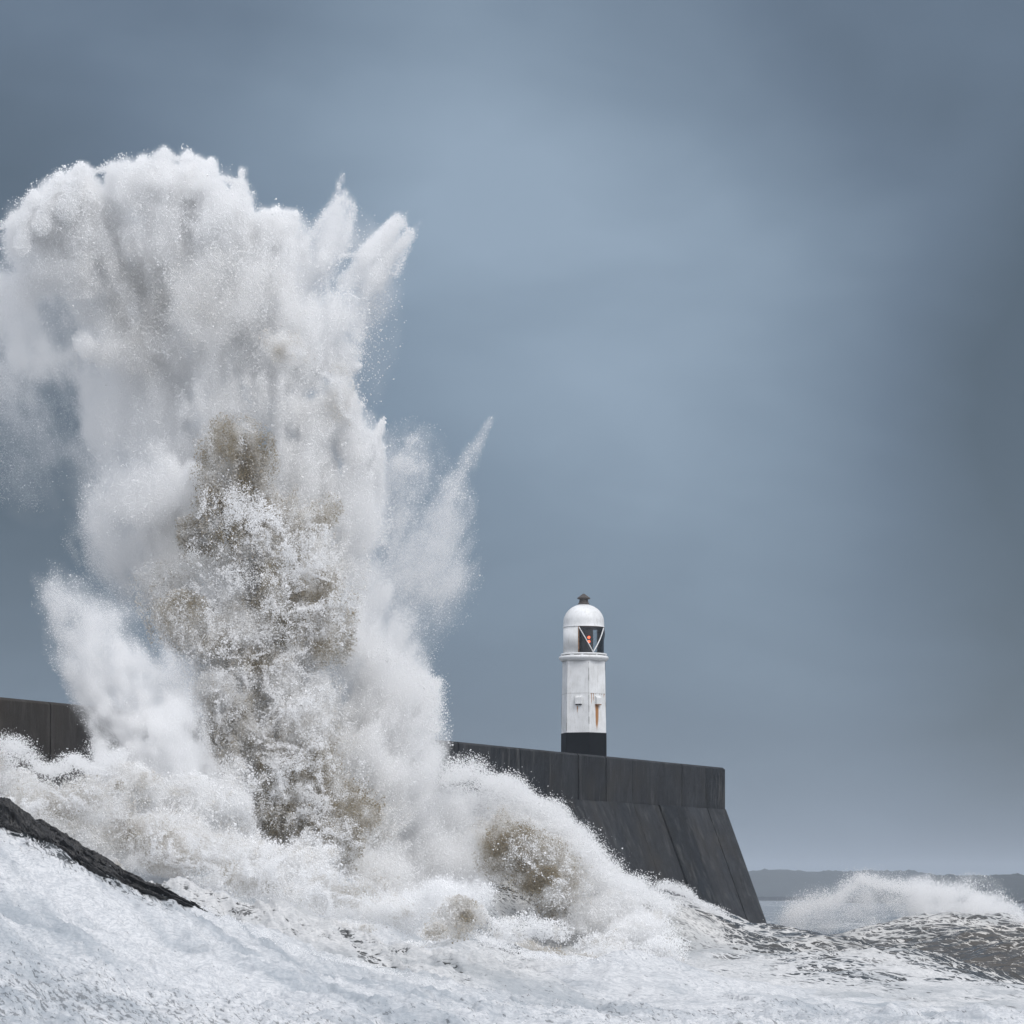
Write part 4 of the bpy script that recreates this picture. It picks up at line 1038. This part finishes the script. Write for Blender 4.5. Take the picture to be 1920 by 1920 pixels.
def base_surge():
    c = Cloud(grid=((-21.0, 98.0, 2.0), (150, 180, 66), 0.14), vol=0.45)
    A = c.puff
    Y = 116
    L = dict(lace=.42, size=1.15, amp=.38, freq=.6)
    for (px, py, rx, ry, yy, d, s_) in [(40, 1480, 75, 50, 110, 1., .03), (10, 1440, 40, 40, 110, .8, 0), (110, 1490, 80, 40, 110, 1., .03), (250, 1480, 80, 55, 111, 1.1, .06), (330, 1500, 90, 70, 112, 1.1, .03),
                                        (90, 1540, 110, 50, 107, 1.1, .03), (220, 1560, 110, 50, 107, 1.1, .10), (350, 1580, 110, 60, 109, 1.1, .08), (460, 1610, 110, 60, 111, 1.1, .05), (300, 1620, 90, 35, 106, 1., .03),
                                        (420, 1650, 100, 35, 106, 1., .02), (560, 1670, 110, 40, 108, 1., .03), (680, 1700, 100, 40, 110, 1., .0), (780, 1700, 80, 50, 112, 1., .0), (160, 1590, 70, 30, 107, .9, .02), (20, 1500, 60, 30, 110, .9, 0), (60, 1530, 70, 30, 108, .9, 0)]:
        A(px, py, rx, ry, yy, d, s_, **L)
    A(410, 1530, 90, 70, 116, 1.1, .03, **L); A(430, 1470, 60, 70, 119, .9, .03, **L); A(560, 1620, 90, 60, 112, 1.1, .03, **L)
    A(400, 1690, 60, 16, 101.5, .8, .1, **L); A(520, 1712, 70, 16, 100.5, .8, .15, **L); A(640, 1740, 70, 15, 99, .8, .1, **L); A(760, 1772, 60, 13, 97, .8, .05, **L)
    A(210, 1530, 30, 14, 105, .5, .6, lace=.5); A(225, 1540, 24, 12, 104, .5, .6, lace=.5); A(290, 1575, 36, 18, 104, .5, .45, lace=.5); A(330, 1600, 60, 30, 104, .4, .3, lace=.5)
    A(215, 1470, 40, 16, 110, .5, .45, lace=.5); A(840, 1730, 60, 42, 104, .9, .28, lace=.5); A(815, 1750, 40, 26, 102, .5, .3, lace=.5)
    A(850, 1690, 70, 50, 108, .9, 0, soft=.2)
    for px_, py_, a_, b_ in [(150, 1500, 90, 36), (250, 1550, 90, 40), (370, 1600, 90, 40), (60, 1500, 60, 36), (480, 1640, 90, 34), (620, 1670, 80, 34)]:
        A(px_, py_, a_, b_, 103.5, .5, .30, soft=.35, amp=.9, rz=.8, size=.8, lace=.3)
        A(px_, py_, a_ * 1.1, b_ * 1.15, 102.4, 1.0, .02, soft=.35, amp=.6, rz=.8, size=.8, vol=0, web=1)
    c.fringe([(0, 1400), (30, 1405), (70, 1440), (110, 1450), (140, 1425), (180, 1450), (230, 1410)], 20, 110, 24000, 20)
    c.fringe([(185, 1400), (200, 1440), (230, 1470)], 26, 111, 5000, 10)
    c.fringe([(380, 1705), (480, 1750), (600, 1795), (720, 1822), (860, 1850)], 10, 90, 9000, 5, .9, 1.)
    return c.build('surf', 'churning white surf piled up between the black rock ledge and the wall', 'surf')
base_surge()

def curling_wave():
    c = Cloud(grid=((-4.5, 120.0, 2.0), (85, 110, 66), 0.12), vol=0.6)
    A = c.puff
    MI = dict(soft=.28, amp=.4, fine=.8, size=.8, inner=.3)
    # veil thrown off the wall
    A(860, 1500, 60, 48, 134, .7, .02, **MI); A(930, 1505, 60, 45, 133, .7, .02, **MI); A(850, 1560, 80, 80, 133, .9, .02, **MI); A(995, 1545, 66, 42, 133, .8, .05, **MI)
    A(860, 1640, 90, 70, 130, .9, 0, **MI); A(870, 1600, 50, 90, 132, .7, .03, **MI)
    # the lip
    L = dict(lace=.35, size=1.0, amp=.35, freq=.7)
    A(960, 1556, 60, 42, 130, 1.0, .18, **L); A(1025, 1578, 58, 40, 130, 1.0, .05, **L); A(1062, 1615, 52, 40, 129, 1.0, .05, **L); A(1095, 1664, 66, 46, 128, 1., .05, **L)
    A(1148, 1690, 60, 42, 127, 1., .0, **L); A(1190, 1716, 56, 36, 126, 1., .0, **L); A(1130, 1720, 80, 45, 124, 1., .03, **L); A(1210, 1740, 70, 45, 122, .9, .0, **L)
    # brown hollow under the lip
    A(955, 1570, 52, 44, 127, 1., .7, lace=.5); A(1005, 1590, 60, 42, 126, .9, .6, lace=.5); A(1045, 1630, 46, 56, 126, .9, .65, lace=.5); A(1000, 1640, 60, 34, 126, 1., 1.0, lace=.5); A(1045, 1685, 48, 40, 125, .8, .6, lace=.6); A(950, 1600, 50, 50, 124, .7, .5, soft=.3, size=.75, lace=.4); A(1020, 1640, 60, 60, 123, .7, .6, soft=.3, size=.75, lace=.4); A(1000, 1655, 50, 30, 122, .9, 1., soft=.3, size=.75, lace=.3); A(960, 1590, 50, 40, 122, .6, .8, soft=.3, size=.75, lace=.4); A(900, 1570, 34, 34, 123, .35, .3, soft=.35, size=.75); A(1080, 1660, 40, 50, 123, .5, .3, soft=.3, size=.75); A(980, 1600, 90, 70, 120.5, .16, .02, soft=.35, amp=.6, rz=.7, size=.75, vol=0, web=1); A(1060, 1660, 70, 60, 120.5, .3, .02, soft=.35, amp=.6, rz=.7, size=.75, vol=0, web=1); A(930, 1560, 40, 40, 127, .7, .4, soft=.3)
    # low breaking rollers in front
    A(960, 1740, 75, 34, 116, 1., 0, **L); A(1040, 1745, 60, 30, 116, 1., 0, **L); A(980, 1785, 60, 26, 110, .9, .35, lace=.5); A(1050, 1795, 50, 20, 109, .8, .35, lace=.5)
    A(1100, 1800, 40, 18, 108, .7, .55, lace=.5); A(1120, 1770, 60, 34, 112, 1., .02, **L); A(1170, 1790, 60, 26, 110, .9, .02, **L); A(1200, 1815, 36, 12, 105, .7, .4, lace=.5); A(1270, 1830, 34, 10, 102, .7, .3, lace=.4)
    A(1240, 1780, 50, 30, 114, .8, 0, **L)
    c.fringe([(830, 1468), (870, 1455), (930, 1470), (980, 1495), (1050, 1540), (1090, 1575), (1105, 1600)], 24, 132, 42000, 30)
    c.fringe([(1095, 1595), (1130, 1640), (1190, 1670), (1225, 1690), (1260, 1710)], 24, 128, 40000, 30)
    c.fringe([(1225, 1672), (1250, 1665), (1290, 1680), (1330, 1705), (1370, 1730)], 8, 138, 9000, 14)
    c.fringe([(900, 1760), (980, 1790), (1080, 1800), (1180, 1805)], 14, 108, 9000, 8)
    return c.build('sea_spray', 'curling wave with a brown hollow breaking against the foot of the pier', 'spray')
curling_wave()

def far_breaker():
    c = Cloud(grid=((13.0, 150.0, 1.0), (120, 170, 40), 0.18), vol=0.6)
    A = c.puff
    MI = dict(soft=.38, amp=.9, fine=1.0, size=.5, inner=.5, freq=.4)
    A(1520, 1715, 60, 32, 178, .13, 0, **MI); A(1600, 1700, 70, 45, 176, .24, 0, **MI); A(1680, 1695, 80, 45, 172, .36, .02, **MI); A(1480, 1742, 70, 26, 178, .14, 0, **MI); A(1560, 1690, 90, 40, 178, .07, 0, **MI); A(1780, 1665, 90, 26, 174, .10, 0, **MI); A(1630, 1668, 70, 36, 174, .13, 0, **MI)
    A(1740, 1700, 70, 36, 170, .42, .03, **MI); A(1810, 1705, 60, 28, 166, .5, .05, **MI); A(1870, 1720, 45, 26, 162, .55, .04, **MI); A(1660, 1740, 70, 22, 170, .5, 0, **MI); A(1570, 1740, 70, 24, 174, .3, 0, **MI)
    A(1870, 1745, 34, 16, 158, .7, .35, lace=.4); A(1740, 1670, 50, 26, 172, .25, 0, **MI)
    A(1910, 1740, 30, 26, 158, .9, .05)
    c.fringe([(1480, 1720), (1560, 1690), (1620, 1650), (1680, 1665), (1750, 1670), (1820, 1680), (1880, 1700), (1920, 1725)], 20, 172, 34000, 20, .8, 4)
    return c.build('sea_spray', 'low wind blown veil of spray off the breaker at the right edge', 'spray')
far_breaker()

# ------------------------------------------------------------------ haze
def haze():
    m, t, o = mat('sea_haze')
    v = N(t, 'ShaderNodeVolumePrincipled', inp={'Color': (0.72, 0.80, 0.90, 1), 'Density': 0.00022, 'Anisotropy': 0.0})
    t.links.new(v.outputs[0], o.inputs['Volume'])
    bm = bmesh.new()
    add_box(bm, (0, 2900, 30), (14000, 6800, 76))
    h = link_bm('haze', bm, m)
    tag(h, 'thin sea haze over the bay', 'haze', kind='stuff')
haze()
